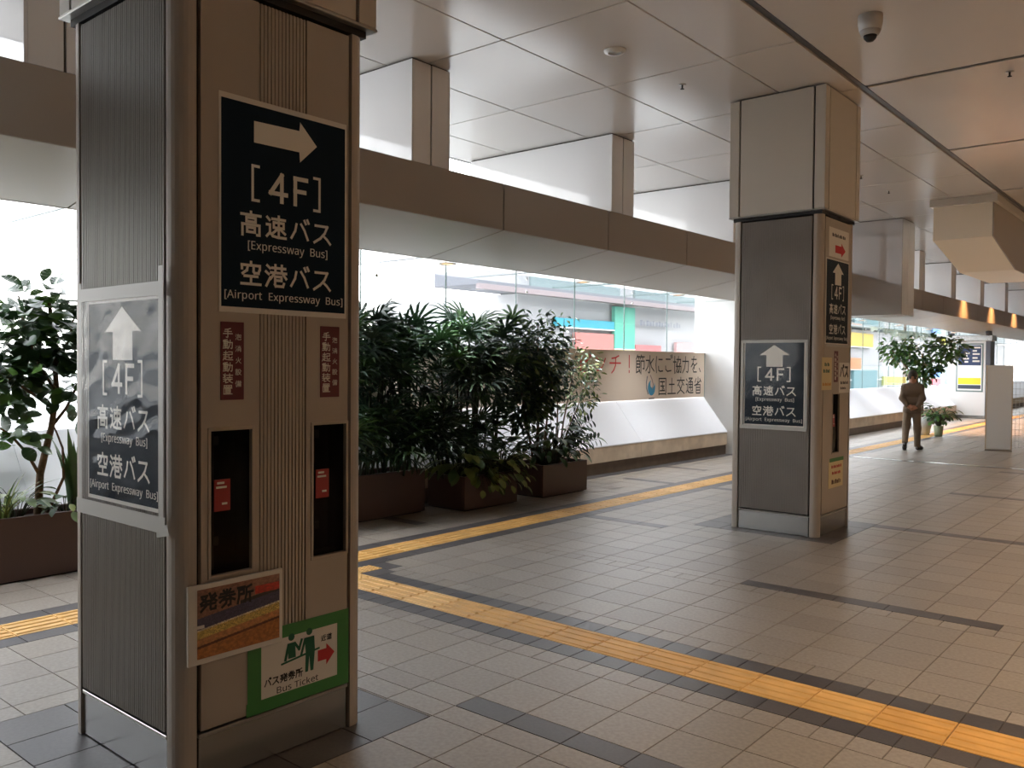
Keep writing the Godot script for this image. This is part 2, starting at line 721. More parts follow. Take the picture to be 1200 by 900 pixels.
# ---------------------------------------------------------------- glazed front
func dado(called: String, label: String, x0: float, x1: float, zf: float) -> void:
	var w := struct_node(called, label, "wall")
	box("base_strip", Vector3(x0, 0.0, -7.40), Vector3(x1, 0.165, zf - 0.02), M.base, w, 0.002)
	var n := maxi(1, roundi((x1 - x0) / 2.94))
	for i in n:
		var a := x0 + (x1 - x0) * i / n
		var b := x0 + (x1 - x0) * (i + 1) / n
		box("front_panel", Vector3(a + 0.002, 0.165, zf - 0.2), Vector3(b - 0.002, 0.385, zf), M.beige, w, 0.003)
		var st := new_st()
		prism_to(st, PackedVector2Array([Vector2(zf + 0.004, 0.385), Vector2(zf + 0.004, 0.40), Vector2(-7.40, 1.0), Vector2(-7.46, 1.0), Vector2(-7.46, 0.385)]), 0, a + 0.0015, b - 0.0015)
		part("sill_panel", done(st), M.sill, w)
	box("outer_footing", Vector3(x0, -0.1, -7.6), Vector3(x1, 1.0, -7.46), M.wall_white, w)


func glazing(called: String, label: String, x0: float, x1: float) -> void:
	var w := struct_node(called, label, "window")
	var n := roundi((x1 - x0) / 1.335)
	var d := (x1 - x0) / n
	for i in n:
		var a := x0 + d * i
		box("pane", Vector3(a + 0.006, 1.0, -7.412), Vector3(a + d - 0.006, 4.11, -7.40), M.glass, w)
		box("glass_joint", Vector3(a - 0.006, 1.0, -7.413), Vector3(a + 0.006, 4.11, -7.399), M.seal, w)
		if i % 2 == 1:
			var o := part("glass_bolt", lathe([[0.0, 0.0], [0.02, 0.0], [0.02, 0.012], [0.0, 0.015]], 12), M.chrome, w, Vector3(a + 0.22, 2.55, -7.40), Vector3(PI / 2, 0, 0))


func build_facade() -> void:
	dado("wall_front", "low beige wall with white sloping sill under the glass behind the planters", -3.158, 14.2, -6.93)
	var sw := struct_node("wall_front_near", "plain solid wall before the glass begins", "wall")
	box("wall_face", Vector3(-9.0, 0.0, -7.6), Vector3(-3.165, 4.4, -6.93), M.dark_wall, sw)
	glazing("window_1", "row of tall frameless glass panes behind the planters", 14.197 - 1.335 * 13, 14.197)
	var w := struct_node("wall_pier", "white return wall ending the first run of glass", "wall")
	box("pier_face", Vector3(14.2, 0.0, -7.6), Vector3(16.2, 2.80, -6.6), M.wall_white, w, 0.004)
	dado("wall_front_far", "low beige wall with white sloping sill beyond the second pillar", 16.2, 30.0, -6.70)
	glazing("window_2", "row of tall glass panes beyond the second pillar", 16.2, 29.55)
	dado("wall_front_end", "low white sill wall past the information booth", 31.2, 51.8, -6.70)
	glazing("window_3", "row of tall glass panes past the information booth", 31.2, 51.2)
	box("pane", Vector3(29.6, 2.9, -7.412), Vector3(31.2, 4.11, -7.40), M.glass, get_node("window_2"))
	# banner stuck along the foot of the glass
	var b := thing("banner", "long beige banner along the glass foot asking people to save water", "banner", Vector3(9.4, 1.0, -7.385))
	box("sheet", Vector3(-4.8, 0.005, -0.002), Vector3(4.78, 0.80, 0.002), mat(col(214, 198, 180), 0.7), b)
	letters(b, M.ink_red, 0.004, "ピンチ！", Vector2(0.88, 0.43), Vector2(0.34, 0.30), 0.40, 0.024)
	letters(b, M.ink_black, 0.004, "節水にご協力を、", Vector2(2.44, 0.425), Vector2(0.285, 0.31), 0.30, 0.022)
	letters(b, M.ink_black, 0.004, "国土交通省", Vector2(3.15, 0.065), Vector2(0.285, 0.30), 0.312, 0.022)
	# ministry emblem: a blue drop shape with a grey sweep
	var e := new_st()
	for k in [[2.945, 0.195, 0.115, 0.003, mat(col(58, 140, 176), 0.6), "emblem"], [2.965, 0.265, 0.062, 0.005, mat(col(214, 198, 180), 0.7), "emblem_cutout"]]:
		var disc := PackedVector2Array()
		for i in 24:
			disc.append(Vector2(k[0] + k[2] * cos(TAU * i / 24), k[1] + k[2] * 1.1 * sin(TAU * i / 24)))
		e = new_st()
		prism_to(e, disc, 2, 0.002, k[3])
		part(k[5], done(e), k[4], b)
	e = new_st()
	stroke(e, [[2.80, 0.38], [2.775, 0.29], [2.785, 0.19], [2.83, 0.10]], 0.024)
	shift_commit(e, "emblem_sweep", mat(col(96, 100, 112), 0.6), b, 0.0055)
	e = new_st()
	stroke(e, [[2.90, 0.40], [2.955, 0.33], [2.99, 0.25], [2.97, 0.19]], 0.022)
	shift_commit(e, "emblem_sweep", mat(col(150, 120, 120), 0.6), b, 0.0058)
	box("edge_strip", Vector3(4.78, 0.0, -0.004), Vector3(4.796, 0.80, 0.006), M.seal, b)
	e = new_st()
	stroke(e, [[2.86, 0.02], [3.02, 0.02]], 0.018)
	shift_commit(e, "emblem_caption", M.ink_black, b, 0.005)


# ---------------------------------------------------------------- beams above the glass
func build_beams() -> void:
	var f := struct_node("trim_1", "grey-brown metal fascia beam running above the glass front", "beam")
	box("beam_core", Vector3(-9, 2.86, -5.62), Vector3(50, 3.22, -5.30), M.ceil_groove, f)
	var s := struct_node("trim_2", "sloping beige metal soffit between fascia beam and glass", "soffit")
	var x := 6.13 - 1.755 * 9
	while x < 50.0:
		box("fascia_panel", Vector3(x + 0.006, 2.822, -5.30), Vector3(x + 1.749, 3.252, -5.28), M.fascia, f, 0.003)
		var st := new_st()
		prism_to(st, PackedVector2Array([Vector2(-5.285, 2.82), Vector2(-6.3, 2.635), Vector2(-6.3, 2.655), Vector2(-5.285, 2.84)]), 0, x + 0.006, x + 1.749)
		part("soffit_panel", done(st), M.soffit, s)
		box("glass_soffit_pane", Vector3(x + 0.006, 2.64, -7.39), Vector3(x + 1.749, 2.65, -6.312), M.glass, s)
		box("soffit_joint", Vector3(x - 0.006, 2.638, -7.39), Vector3(x + 0.006, 2.652, -6.312), M.seal, s)
		x += 1.755
	box("soffit_edge", Vector3(-9, 2.632, -6.318), Vector3(50, 2.72, -6.302), M.soffit, s)
	var st2 := new_st()
	prism_to(st2, PackedVector2Array([Vector2(-5.30, 2.845), Vector2(-6.32, 2.66), Vector2(-6.32, 2.72), Vector2(-5.30, 2.875)]), 0, -9.0, 50.0)
	part("soffit_backing", done(st2), M.ceil_groove, s)
	var spots := [-1.03, 1.96, 4.95, 7.94, 10.93, 13.3, 19.9, 22.63, 25.7, 28.9, 31.9, 34.9, 37.9]
	for i in spots.size():
		fin("trim_%d" % (i + 3), spots[i], spots[i] + 0.45, -5.279, 3.253)
	fin("trim_16", 15.47, 16.2, -4.38, 2.47, M.fin_polished)


func fin(called: String, x0: float, x1: float, zf: float, y0: float, side: Material = null) -> void:
	var n := struct_node(called, "white metal clad cross beam between ceiling and glass front", "beam")
	var H := 4.108
	box("beam_core", Vector3(x0 + 0.012, y0 + 0.004, -7.39), Vector3(x1 - 0.012, H, zf - 0.015), M.ceil_groove, n)
	box("side_panel", Vector3(x0, y0, -7.39), Vector3(x0 + 0.02, H - 0.012, zf), side if side else M.fin, n, 0.002)
	box("side_panel", Vector3(x1 - 0.02, y0, -7.39), Vector3(x1, H - 0.012, zf), M.fin, n, 0.002)
	var m := (x0 + x1) * 0.5
	box("front_panel", Vector3(x0 + 0.021, y0, zf - 0.02), Vector3(m - 0.008, H - 0.012, zf), M.fin, n, 0.002)
	box("front_panel", Vector3(m + 0.008, y0, zf - 0.02), Vector3(x1 - 0.021, H - 0.012, zf), M.fin, n, 0.002)
	box("bottom_panel", Vector3(x0 + 0.02, y0, -7.39), Vector3(x1 - 0.02, y0 + 0.02, zf - 0.021), M.soffit, n)


# ---------------------------------------------------------------- pillars
func ribbed(w: float, h: float, pitch: float) -> ArrayMesh:
	var key := "r%.3f%.3f" % [w, h]
	if mesh_cache.has(key):
		return mesh_cache[key]
	var n := roundi(w / pitch)
	var p := w / n
	var pts := PackedVector2Array()
	pts.append(Vector2(-w * 0.5, -0.02))
	for i in n:
		var x := -w * 0.5 + p * i
		pts.append(Vector2(x + 0.0001, -0.0045))
		pts.append(Vector2(x + p * 0.28, -0.0045))
		pts.append(Vector2(x + p * 0.40, 0.0))
		pts.append(Vector2(x + p * 0.88, 0.0))
		pts.append(Vector2(x + p * 0.9999, -0.0045))
	pts.append(Vector2(w * 0.5, -0.02))
	var st := new_st()
	for i in pts.size():
		var a := pts[i]
		var b := pts[(i + 1) % pts.size()]
		quad_to(st, Vector3(a.x, -h * 0.5, a.y), Vector3(b.x, -h * 0.5, b.y), Vector3(b.x, h * 0.5, b.y), Vector3(a.x, h * 0.5, a.y), Vector3(b.y - a.y, 0, a.x - b.x) * -1.0)
	mesh_cache[key] = done(st)
	return mesh_cache[key]


# a flat panel with one rectangular hole, front at z = 0
func holed(lo: Vector2, hi: Vector2, a: Vector2, b: Vector2) -> ArrayMesh:
	var st := new_st()
	add_box(st, Vector3(lo.x, lo.y, -0.02), Vector3(hi.x, a.y, 0))
	add_box(st, Vector3(lo.x, b.y, -0.02), Vector3(hi.x, hi.y, 0))
	add_box(st, Vector3(lo.x, a.y, -0.02), Vector3(a.x, b.y, 0))
	add_box(st, Vector3(b.x, a.y, -0.02), Vector3(hi.x, b.y, 0))
	return done(st)


func face_basis(k: int) -> float:
	return [0.0, PI / 2, PI, -PI / 2][k]


func recess(parent: Node3D, a: Vector2, b: Vector2, z: float, lever: bool) -> void:
	var w := b.x - a.x
	var h := b.y - a.y
	var st := new_st()
	add_box(st, Vector3(0, 0, -0.125), Vector3(w, h, -0.12))
	add_box(st, Vector3(-0.004, 0, -0.125), Vector3(0, h, -0.018))
	add_box(st, Vector3(w, 0, -0.125), Vector3(w + 0.004, h, -0.018))
	add_box(st, Vector3(0, -0.004, -0.125), Vector3(w, 0, -0.018))
	add_box(st, Vector3(0, h, -0.125), Vector3(w, h + 0.004, -0.018))
	var n := part("manual_start_box", done(st), M.recess_black, parent, Vector3(a.x, a.y, z))
	n.set_meta("label", "dark glazed recess with a red tag hanging inside")
	var fr := new_st()
	for e in [[-0.012, -0.012, w + 0.012, 0.0], [-0.012, h, w + 0.012, h + 0.012], [-0.012, 0.0, 0.0, h], [w, 0.0, w + 0.012, h]]:
		add_box(fr, Vector3(e[0], e[1], -0.004), Vector3(e[2], e[3], 0.004), 0.001)
	part("frame", done(fr), M.plain_panel, n)
	part("door_pane", box_mesh(Vector3(w - 0.004, h - 0.004, 0.004)), M.smoke, n, Vector3(w * 0.5, h * 0.5, -0.014))
	part("pipe", tube([Vector3(0.035, 0.01, -0.06), Vector3(0.035, h - 0.01, -0.06)], [0.011, 0.011], 10), M.steel if not lever else M.chrome, n)
	for y in [h * 0.23, h * 0.93]:
		part("hinge", box_mesh(Vector3(0.026, 0.034, 0.008), 0.003), M.steel, n, Vector3(0.032, y, -0.022))
	part("tag", box_mesh(Vector3(0.066, 0.118, 0.003)), M.red, n, Vector3(0.052, h * 0.55, -0.0085))
	var t := new_st()
	for l in [[0.03, 0.046, 0.03], [0.026, 0.03, 0.044], [0.05, -0.032, 0.022]]:
		add_box(t, Vector3(l[0], h * 0.55 + l[1] - 0.004, -0.0068), Vector3(l[0] + l[2], h * 0.55 + l[1] + 0.004, -0.0062))
	part("tag_lines", done(t), M.ink_white, n)
	if lever:
		part("lever", box_mesh(Vector3(0.02, 0.09, 0.02), 0.004), mat(col(226, 170, 40), 0.4), n, Vector3(0.03, h * 0.78, -0.05))


func build_pillars() -> void:
	pillar("pillar", "near square pillar clad in grey metal panels, covered in arrow signs", Vector3(2.0, 0, -3.31), true)
	pillar("pillar", "farther square pillar with ribbed grey metal cladding standing beyond the planters", Vector3(8.18, 0, -3.315), false)


func pillar(called: String, label: String, at: Vector3, near: bool) -> void:
	var o := thing(called, label, "pillar", at, 0.0, "clad pillars of the concourse")
	var st := new_st()
	add_box(st, Vector3(-0.27, 0, -0.27), Vector3(0.27, 2.95, 0.27))
	part("core", done(st), M.black, o)
	# rounded corner posts
	for k in 4:
		var pts := PackedVector2Array([Vector2(0.35, 0.35)])
		pts.append(Vector2(0.355, 0.43))
		for i in 7:
			var a := PI / 2 - PI / 2 * i / 6.0
			pts.append(Vector2(0.37 + 0.06 * cos(a), 0.37 + 0.06 * sin(a)))
		pts.append(Vector2(0.43, 0.355))
		var s2 := new_st()
		prism_to(s2, pts, 1, 0.001, 2.95)
		part("corner_post", done(s2), M.post, o, Vector3.ZERO, Vector3(0, face_basis(k), 0))
	# four faces; face 0 looks to +z, face 3 to -x
	for k in 4:
		var n := Node3D.new()
		n.name = "face"
		o.add_child(n, true)
		n.rotation.y = face_basis(k)
		box("kick_plate", Vector3(-0.342, 0.004, 0.405), Vector3(0.342, 0.178, 0.42), M.kick, n, 0.002)
		box("kick_trim", Vector3(-0.345, 0.178, 0.40), Vector3(0.345, 0.192, 0.428), M.steel, n, 0.002)
		box("joint_backing", Vector3(-0.36, 0.0, 0.385), Vector3(-0.335, 2.95, 0.40), M.black, n)
		box("joint_backing", Vector3(0.335, 0.0, 0.385), Vector3(0.36, 2.95, 0.40), M.black, n)
		var y0 := 0.205
		var y1 := 2.935
		if k == 0 and near:
			part("side_panel", holed(Vector2(-0.338, y0), Vector2(-0.097, y1), Vector2(-0.299, 0.77), Vector2(-0.127, 1.307)), M.plain_panel, n, Vector3(0, 0, 0.43))
			part("side_panel", holed(Vector2(0.125, y0), Vector2(0.338, y1), Vector2(0.161, 0.765), Vector2(0.328, 1.307)), M.plain_panel, n, Vector3(0, 0, 0.43))
			part("ribbed_panel", ribbed(0.214, y1 - y0, 0.0165), M.plain_panel, n, Vector3(0.014, (y0 + y1) * 0.5, 0.428))
			recess(o, Vector2(-0.299, 0.77), Vector2(-0.127, 1.307), 0.43, false)
			recess(o, Vector2(0.161, 0.765), Vector2(0.328, 1.307), 0.43, true)
		elif k == 0:
			part("side_panel", holed(Vector2(-0.338, y0), Vector2(0.338, y1), Vector2(-0.09, 0.755), Vector2(0.085, 1.307)), M.plain_panel, n, Vector3(0, 0, 0.43))
			recess(o, Vector2(-0.09, 0.755), Vector2(0.085, 1.307), 0.43, false)
		else:
			part("ribbed_panel", ribbed(0.676, y1 - y0, 0.0165 if near else 0.0205), M.panel, n, Vector3(0, (y0 + y1) * 0.5, 0.43))
		for c in n.get_children():
			var tr: Transform3D = n.transform * c.transform
			n.remove_child(c)
			c.transform = tr
			o.add_child(c, true)
		n.free()
	# shadow gap, then the box above
	part("collar", box_mesh(Vector3(0.86, 0.03, 0.86)), M.black, o, Vector3(0, 2.965, 0))
	part("collar_plate", box_mesh(Vector3(0.93, 0.012, 0.93), 0.002), M.steel, o, Vector3(0, 2.986, 0))
	part("upper_core", box_mesh(Vector3(0.86, 1.11, 0.86)), M.black, o, Vector3(0, 3.548, 0))
	for k in 4:
		var turn := face_basis(k)
		part("upper_panel", box_mesh(Vector3(0.70, 1.10, 0.02), 0.002), M.upper, o, Basis(Vector3.UP, turn) * Vector3(0, 3.545, 0.452), Vector3(0, turn, 0))
		part("upper_corner", box_mesh(Vector3(0.096, 1.10, 0.096), 0.003), M.upper, o, Basis(Vector3.UP, turn) * Vector3(0.414, 3.545, 0.414), Vector3(0, turn, 0))


# ---------------------------------------------------------------- lettering
var WATER := [[10, 8, 22, 18], [5, 34, 17, 43], [7, 92, 24, 58]]
var ROAD := [[10, 12, 20, 22], [8, 42, 22, 42, 22, 74], [22, 74, 8, 90], [22, 76, 36, 88, 60, 92, 96, 92]]
var SPEECH := [[8, 8, 34, 8], [2, 22, 42, 22], [8, 36, 36, 36], [8, 50, 36, 50], [8, 64, 36, 64, 36, 90, 8, 90, 8, 64]]
var GLYPHS := {
	"高": [[50, 2, 50, 14], [8, 14, 92, 14], [30, 26, 70, 26, 70, 42, 30, 42, 30, 26], [12, 98, 12, 54, 88, 54, 88, 94, 78, 94], [33, 66, 67, 66, 67, 84, 33, 84, 33, 66]],
	"速": ROAD + [[34, 16, 92, 16], [40, 30, 86, 30, 86, 52, 40, 52, 40, 30], [63, 4, 63, 82], [60, 54, 36, 76], [66, 54, 92, 74]],
	"バ": [[34, 24, 28, 52, 10, 84], [58, 22, 74, 46, 90, 84], [74, 4, 80, 16], [88, 0, 94, 12]],
	"ス": [[16, 16, 76, 16, 62, 46, 40, 70, 10, 90], [54, 56, 74, 72, 90, 90]],
	"空": [[50, 2, 50, 14], [10, 30, 10, 15, 90, 15, 90, 30], [36, 20, 32, 36, 14, 50], [62, 20, 62, 40, 66, 46, 84, 46, 86, 38], [22, 60, 78, 60], [50, 60, 50, 92], [8, 92, 92, 92]],
	"港": WATER + [[34, 16, 94, 16], [48, 4, 48, 36], [78, 4, 78, 36], [28, 36, 98, 36], [44, 38, 26, 62], [82, 38, 98, 58], [46, 52, 76, 52, 76, 68, 46, 68], [46, 52, 46, 86, 50, 92, 84, 92, 88, 80]],
	"手": [[74, 6, 50, 14, 22, 17], [16, 36, 84, 36], [6, 58, 94, 58], [50, 14, 50, 90, 44, 96, 34, 92]],
	"動": [[44, 4, 8, 10], [4, 20, 52, 20], [10, 30, 46, 30, 46, 58, 10, 58, 10, 30], [10, 44, 46, 44], [28, 10, 28, 88], [6, 72, 50, 72], [4, 90, 52, 86], [54, 32, 94, 32, 92, 84, 88, 92, 78, 90], [72, 8, 70, 50, 62, 76, 50, 94]],
	"起": [[10, 20, 46, 20], [28, 4, 28, 40], [4, 40, 50, 40], [28, 40, 28, 82], [28, 62, 46, 62], [14, 54, 12, 76, 4, 94], [12, 76, 28, 88, 60, 92, 98, 92], [56, 12, 92, 12, 92, 38, 58, 38], [58, 38, 58, 70, 62, 74, 88, 74, 92, 62]],
	"装": [[22, 4, 22, 48], [6, 12, 14, 22], [4, 42, 22, 32], [34, 18, 96, 18], [66, 4, 66, 42], [40, 42, 92, 42], [50, 46, 50, 56], [6, 58, 94, 58], [46, 58, 8, 80], [28, 72, 28, 94, 50, 88], [78, 64, 62, 74], [52, 60, 64, 78, 94, 94]],
	"置": [[14, 6, 86, 6, 86, 22, 14, 22, 14, 6], [38, 6, 38, 22], [62, 6, 62, 22], [10, 34, 90, 34], [50, 24, 48, 44], [28, 44, 74, 44, 74, 80, 28, 80, 28, 44], [28, 56, 74, 56], [28, 68, 74, 68], [10, 44, 10, 92, 92, 92]],
	"泡": WATER + [[46, 4, 34, 30], [40, 18, 90, 18, 88, 56, 80, 60], [40, 34, 70, 34, 70, 52, 40, 52], [40, 34, 40, 84, 46, 92, 90, 92, 94, 78]],
	"消": WATER + [[64, 4, 64, 34], [42, 10, 50, 26], [86, 10, 78, 26], [42, 96, 42, 38, 88, 38, 88, 90, 78, 92], [42, 56, 88, 56], [42, 72, 88, 72]],
	"火": [[50, 4, 50, 40, 36, 70, 8, 94], [52, 46, 68, 74, 94, 94], [22, 28, 16, 50], [84, 26, 70, 48]],
	"設": SPEECH + [[56, 8, 54, 28, 44, 40], [56, 8, 80, 8, 80, 28, 86, 34, 96, 32], [48, 50, 86, 50, 72, 76, 42, 94], [54, 54, 72, 80, 96, 94]],
	"備": [[24, 4, 4, 46], [16, 30, 16, 96], [32, 16, 96, 16], [50, 4, 50, 28], [76, 4, 76, 28], [34, 34, 96, 34], [40, 34, 38, 66, 28, 94], [48, 96, 48, 48, 90, 48, 90, 90, 82, 92], [48, 62, 90, 62], [48, 76, 90, 76], [69, 48, 69, 94]],
	"発": [[10, 14, 40, 14, 30, 34, 6, 52], [14, 26, 26, 38], [56, 4, 66, 28, 96, 50], [88, 10, 70, 22], [94, 24, 78, 36], [28, 44, 72, 44], [10, 62, 90, 62], [36, 44, 34, 70, 8, 94], [62, 44, 62, 86, 66, 92, 90, 92, 92, 80]],
	"券": [[28, 4, 36, 16], [70, 4, 62, 16], [12, 22, 88, 22], [4, 38, 96, 38], [50, 4, 46, 38, 8, 66], [62, 38, 76, 56, 96, 66], [30, 56, 72, 56, 70, 88, 58, 92], [48, 56, 42, 78, 20, 96]],
	"所": [[6, 8, 46, 8], [12, 22, 42, 22, 42, 46, 12, 46], [12, 22, 12, 56, 4, 94], [88, 4, 58, 14], [58, 14, 58, 50, 48, 92], [58, 42, 98, 42], [80, 42, 80, 96]],
	"近": ROAD + [[86, 4, 46, 14], [46, 14, 46, 48, 36, 72], [46, 34, 94, 34], [72, 34, 72, 80]],
	"道": ROAD + [[48, 4, 54, 14], [80, 2, 74, 14], [34, 18, 98, 18], [64, 18, 58, 28], [44, 28, 88, 28, 88, 78, 44, 78, 44, 28], [44, 44, 88, 44], [44, 62, 88, 62]],
	"節": [[20, 2, 8, 22], [18, 10, 46, 10], [30, 10, 34, 22], [60, 2, 50, 20], [58, 10, 94, 10], [72, 10, 76, 22], [10, 32, 46, 32, 46, 64, 10, 64], [10, 48, 46, 48], [10, 32, 10, 92, 44, 82], [36, 74, 48, 92], [58, 32, 92, 32, 92, 72, 80, 72], [58, 32, 58, 98]],
	"水": [[50, 4, 50, 88, 42, 94, 34, 90], [8, 28, 40, 28, 30, 60, 6, 82], [88, 20, 60, 42], [52, 34, 68, 64, 96, 84]],
	"に": [[18, 8, 12, 50, 18, 92], [44, 22, 84, 22], [42, 60, 44, 80, 60, 86, 90, 84]],
	"ご": [[22, 20, 72, 20], [18, 58, 20, 76, 40, 86, 82, 82], [76, 0, 84, 14], [90, -4, 98, 10]],
	"協": [[4, 34, 36, 34], [20, 4, 20, 96], [44, 20, 92, 20, 90, 44, 80, 44], [66, 4, 62, 28, 42, 48], [38, 58, 64, 58, 62, 92, 54, 90], [50, 50, 46, 76, 34, 94], [70, 58, 98, 58, 96, 92, 86, 90], [82, 50, 78, 78, 66, 94]],
	"力": [[12, 30, 86, 30, 82, 84, 76, 92, 62, 88], [48, 4, 46, 40, 36, 70, 12, 94]],
	"を": [[20, 18, 80, 18], [48, 2, 36, 40, 16, 60], [22, 56, 42, 42, 54, 50, 54, 72], [88, 40, 54, 56, 36, 74, 46, 90, 84, 90]],
	"、": [[14, 70, 30, 88]],
	"国": [[10, 96, 10, 6, 90, 6, 90, 96], [10, 92, 90, 92], [26, 24, 74, 24], [30, 48, 70, 48], [24, 74, 76, 74], [50, 24, 50, 74], [60, 56, 68, 66]],
	"土": [[20, 40, 80, 40], [50, 6, 50, 92], [4, 92, 96, 92]],
	"交": [[50, 2, 50, 18], [6, 18, 94, 18], [34, 26, 14, 48], [64, 26, 88, 46], [68, 42, 46, 74, 8, 94], [30, 46, 56, 76, 94, 94]],
	"通": ROAD + [[42, 6, 86, 6, 66, 20], [50, 12, 66, 22], [40, 28, 40, 84], [40, 28, 90, 28, 90, 78, 80, 80], [40, 44, 90, 44], [40, 60, 90, 60], [65, 28, 65, 82]],
	"省": [[50, 2, 50, 30, 40, 30], [26, 10, 12, 30], [74, 10, 90, 28], [76, 24, 44, 40, 6, 50], [28, 46, 78, 46, 78, 96, 28, 96, 28, 46], [28, 62, 78, 62], [28, 78, 78, 78]],
	"ン": [[14, 16, 36, 32], [86, 22, 66, 62, 16, 88]],
	"チ": [[78, 6, 52, 16, 22, 20], [6, 44, 94, 44], [54, 16, 52, 56, 40, 78, 22, 94]],
	"ピ": [[16, 8, 16, 82, 24, 90, 82, 90], [78, 24, 50, 40, 18, 46], [82, 2, 92, 4, 92, 14, 82, 14, 82, 2]],
	"！": [[50, 4, 50, 66], [50, 84, 50, 92]],
	"[": [[60, 0, 34, 0, 34, 100, 60, 100]],
	"]": [[40, 0, 66, 0, 66, 100, 40, 100]],
	"4": [[70, 98, 70, 4, 10, 72, 94, 72]],
	"F": [[20, 98, 20, 4, 84, 4], [20, 50, 74, 50]],
}


# a brush stroke of constant width through (x, y) points, lying in z = 0
func stroke(st: SurfaceTool, pts: Array, w: float) -> void:
	for i in pts.size() - 1:
		var a := Vector2(pts[i][0], pts[i][1])
		var b := Vector2(pts[i + 1][0], pts[i + 1][1])
		var d := (b - a).normalized() * w * 0.5
		var n := Vector2(-d.y, d.x)
		a -= d
		b += d
		var z := 0.00012 * (stroke_count % 12)
		stroke_count += 1
		quad_to(st, Vector3(a.x + n.x, a.y + n.y, z), Vector3(b.x + n.x, b.y + n.y, z), Vector3(b.x - n.x, b.y - n.y, z), Vector3(a.x - n.x, a.y - n.y, z), Vector3(0, 0, 1))


# characters in a row from the lower left corner; size of one character, step to the next
func letters(n: Node, m: Material, z: float, s: String, at: Vector2, size: Vector2, step: float, w: float, down := 0.0) -> void:
	for i in s.length():
		var strokes: Array = GLYPHS.get(s[i], [])
		var st := new_st()
		for k in strokes:
			var pts := []
			for j in range(0, k.size(), 2):
				pts.append([at.x + step * i + size.x * k[j] / 100.0, at.y - down * i + size.y * (1.0 - k[j + 1] / 100.0)])
			stroke(st, pts, w)
		part("character", done(st), m, n, Vector3(0, 0, z))


func shift_commit(st: SurfaceTool, called: String, m: Material, parent: Node, z: float) -> MeshInstance3D:
	return part(called, done(st), m, parent, Vector3(0, 0, z))


func latin(s: String, cap: float, width: float, at: Vector2, z: float, m: Material, parent: Node, called := "latin_lettering") -> void:
	var f := SystemFont.new()
	f.font_names = PackedStringArray(["Droid Sans"])
	var t := TextMesh.new()
	t.text = s
	t.font = f
	t.font_size = 64
	t.pixel_size = cap / 46.0
	t.depth = 0.0006
	t.curve_step = 3.0
	var o := part(called, t, m, parent, Vector3(at.x, at.y, z))
	var w := t.get_aabb().size.x
	if w > 0.0:
		o.scale.x = width / w


# ---------------------------------------------------------------- signs
func arrow(pts: Array) -> ArrayMesh:
	var st := new_st()
	var p := PackedVector2Array()
	for v in pts:
		p.append(Vector2(v[0], v[1]))
	prism_to(st, p, 2, 0.0, 0.0008)
	return done(st)


# the bus direction sheet; origin at the middle of its print, 0.574 x 0.77
func bus_sheet(n: Node3D, up: bool, outer: Vector2, dx := 0.0) -> void:
	part("sheet", box_mesh(Vector3(outer.x, outer.y, 0.0016)), M.paper, n, Vector3(0, 0, 0.002))
	part("print", box_mesh(Vector3(0.574, 0.77, 0.0012)), M.navy, n, Vector3(0, 0, 0.0034))
	var z := 0.0046
	if up:
		part("arrow", arrow([[0.0, 0.365], [-0.14, 0.27], [-0.075, 0.27], [-0.075, 0.16], [0.085, 0.16], [0.085, 0.27], [0.15, 0.27]]), M.ink_white, n, Vector3(0, 0, z))
	else:
		part("arrow", arrow([[-0.15, 0.325], [0.057, 0.33], [0.06, 0.365], [0.142, 0.284], [0.06, 0.206], [0.057, 0.246], [-0.15, 0.244]]), M.ink_white, n, Vector3(0, 0, z))
	letters(n, M.ink_white, z, "[", Vector2(-0.19, 0.025), Vector2(0.10, 0.13), 0.1, 0.011)
	letters(n, M.ink_white, z, "4F", Vector2(-0.085, 0.035), Vector2(0.085, 0.108), 0.105, 0.017)
	letters(n, M.ink_white, z, "]", Vector2(0.09, 0.025), Vector2(0.10, 0.13), 0.1, 0.011)
	letters(n, M.ink_white, z, "高速バス", Vector2(-0.212, -0.112), Vector2(0.098, 0.092), 0.111, 0.0105)
	letters(n, M.ink_white, z, "空港バス", Vector2(-0.212, -0.302), Vector2(0.098, 0.092), 0.111, 0.0105)
	latin("[Expressway  Bus]", 0.032, 0.372, Vector2(0.01, -0.147), z, M.ink_white, n)
	latin("[Airport  Expressway  Bus]", 0.030, 0.55, Vector2(0.0, -0.338), z, M.ink_white, n)


func wavy_sheet(w: float, h: float, nx: int, ny: int, amp: float, seed_n: int) -> ArrayMesh:
	var f := FastNoiseLite.new()
	f.seed = seed_n
	f.frequency = 4.5
	f.fractal_octaves = 3
	var st := new_st()
	st.set_smooth_group(0)
	var g := func(i: int, k: int) -> Vector3:
		var x := w * (float(i) / nx - 0.5)
		var y := h * (float(k) / ny - 0.5)
		return Vector3(x, y, amp * (1.0 + f.get_noise_2d(x * 1.0, y * 2.6)))
	for i in nx:
		for k in ny:
			quad_to(st, g.call(i, k), g.call(i + 1, k), g.call(i + 1, k + 1), g.call(i, k + 1), Vector3(0, 0, 1))
	return done(st)


func tape_strip(n: Node, a: Vector2, b: Vector2, z: float, m: Material = null, ang := 0.0) -> void:
	part("tape", box_mesh(Vector3(b.x - a.x, b.y - a.y, 0.0008)), m if m else M.tape, n, Vector3((a.x + b.x) * 0.5, (a.y + b.y) * 0.5, z), Vector3(0, 0, ang))


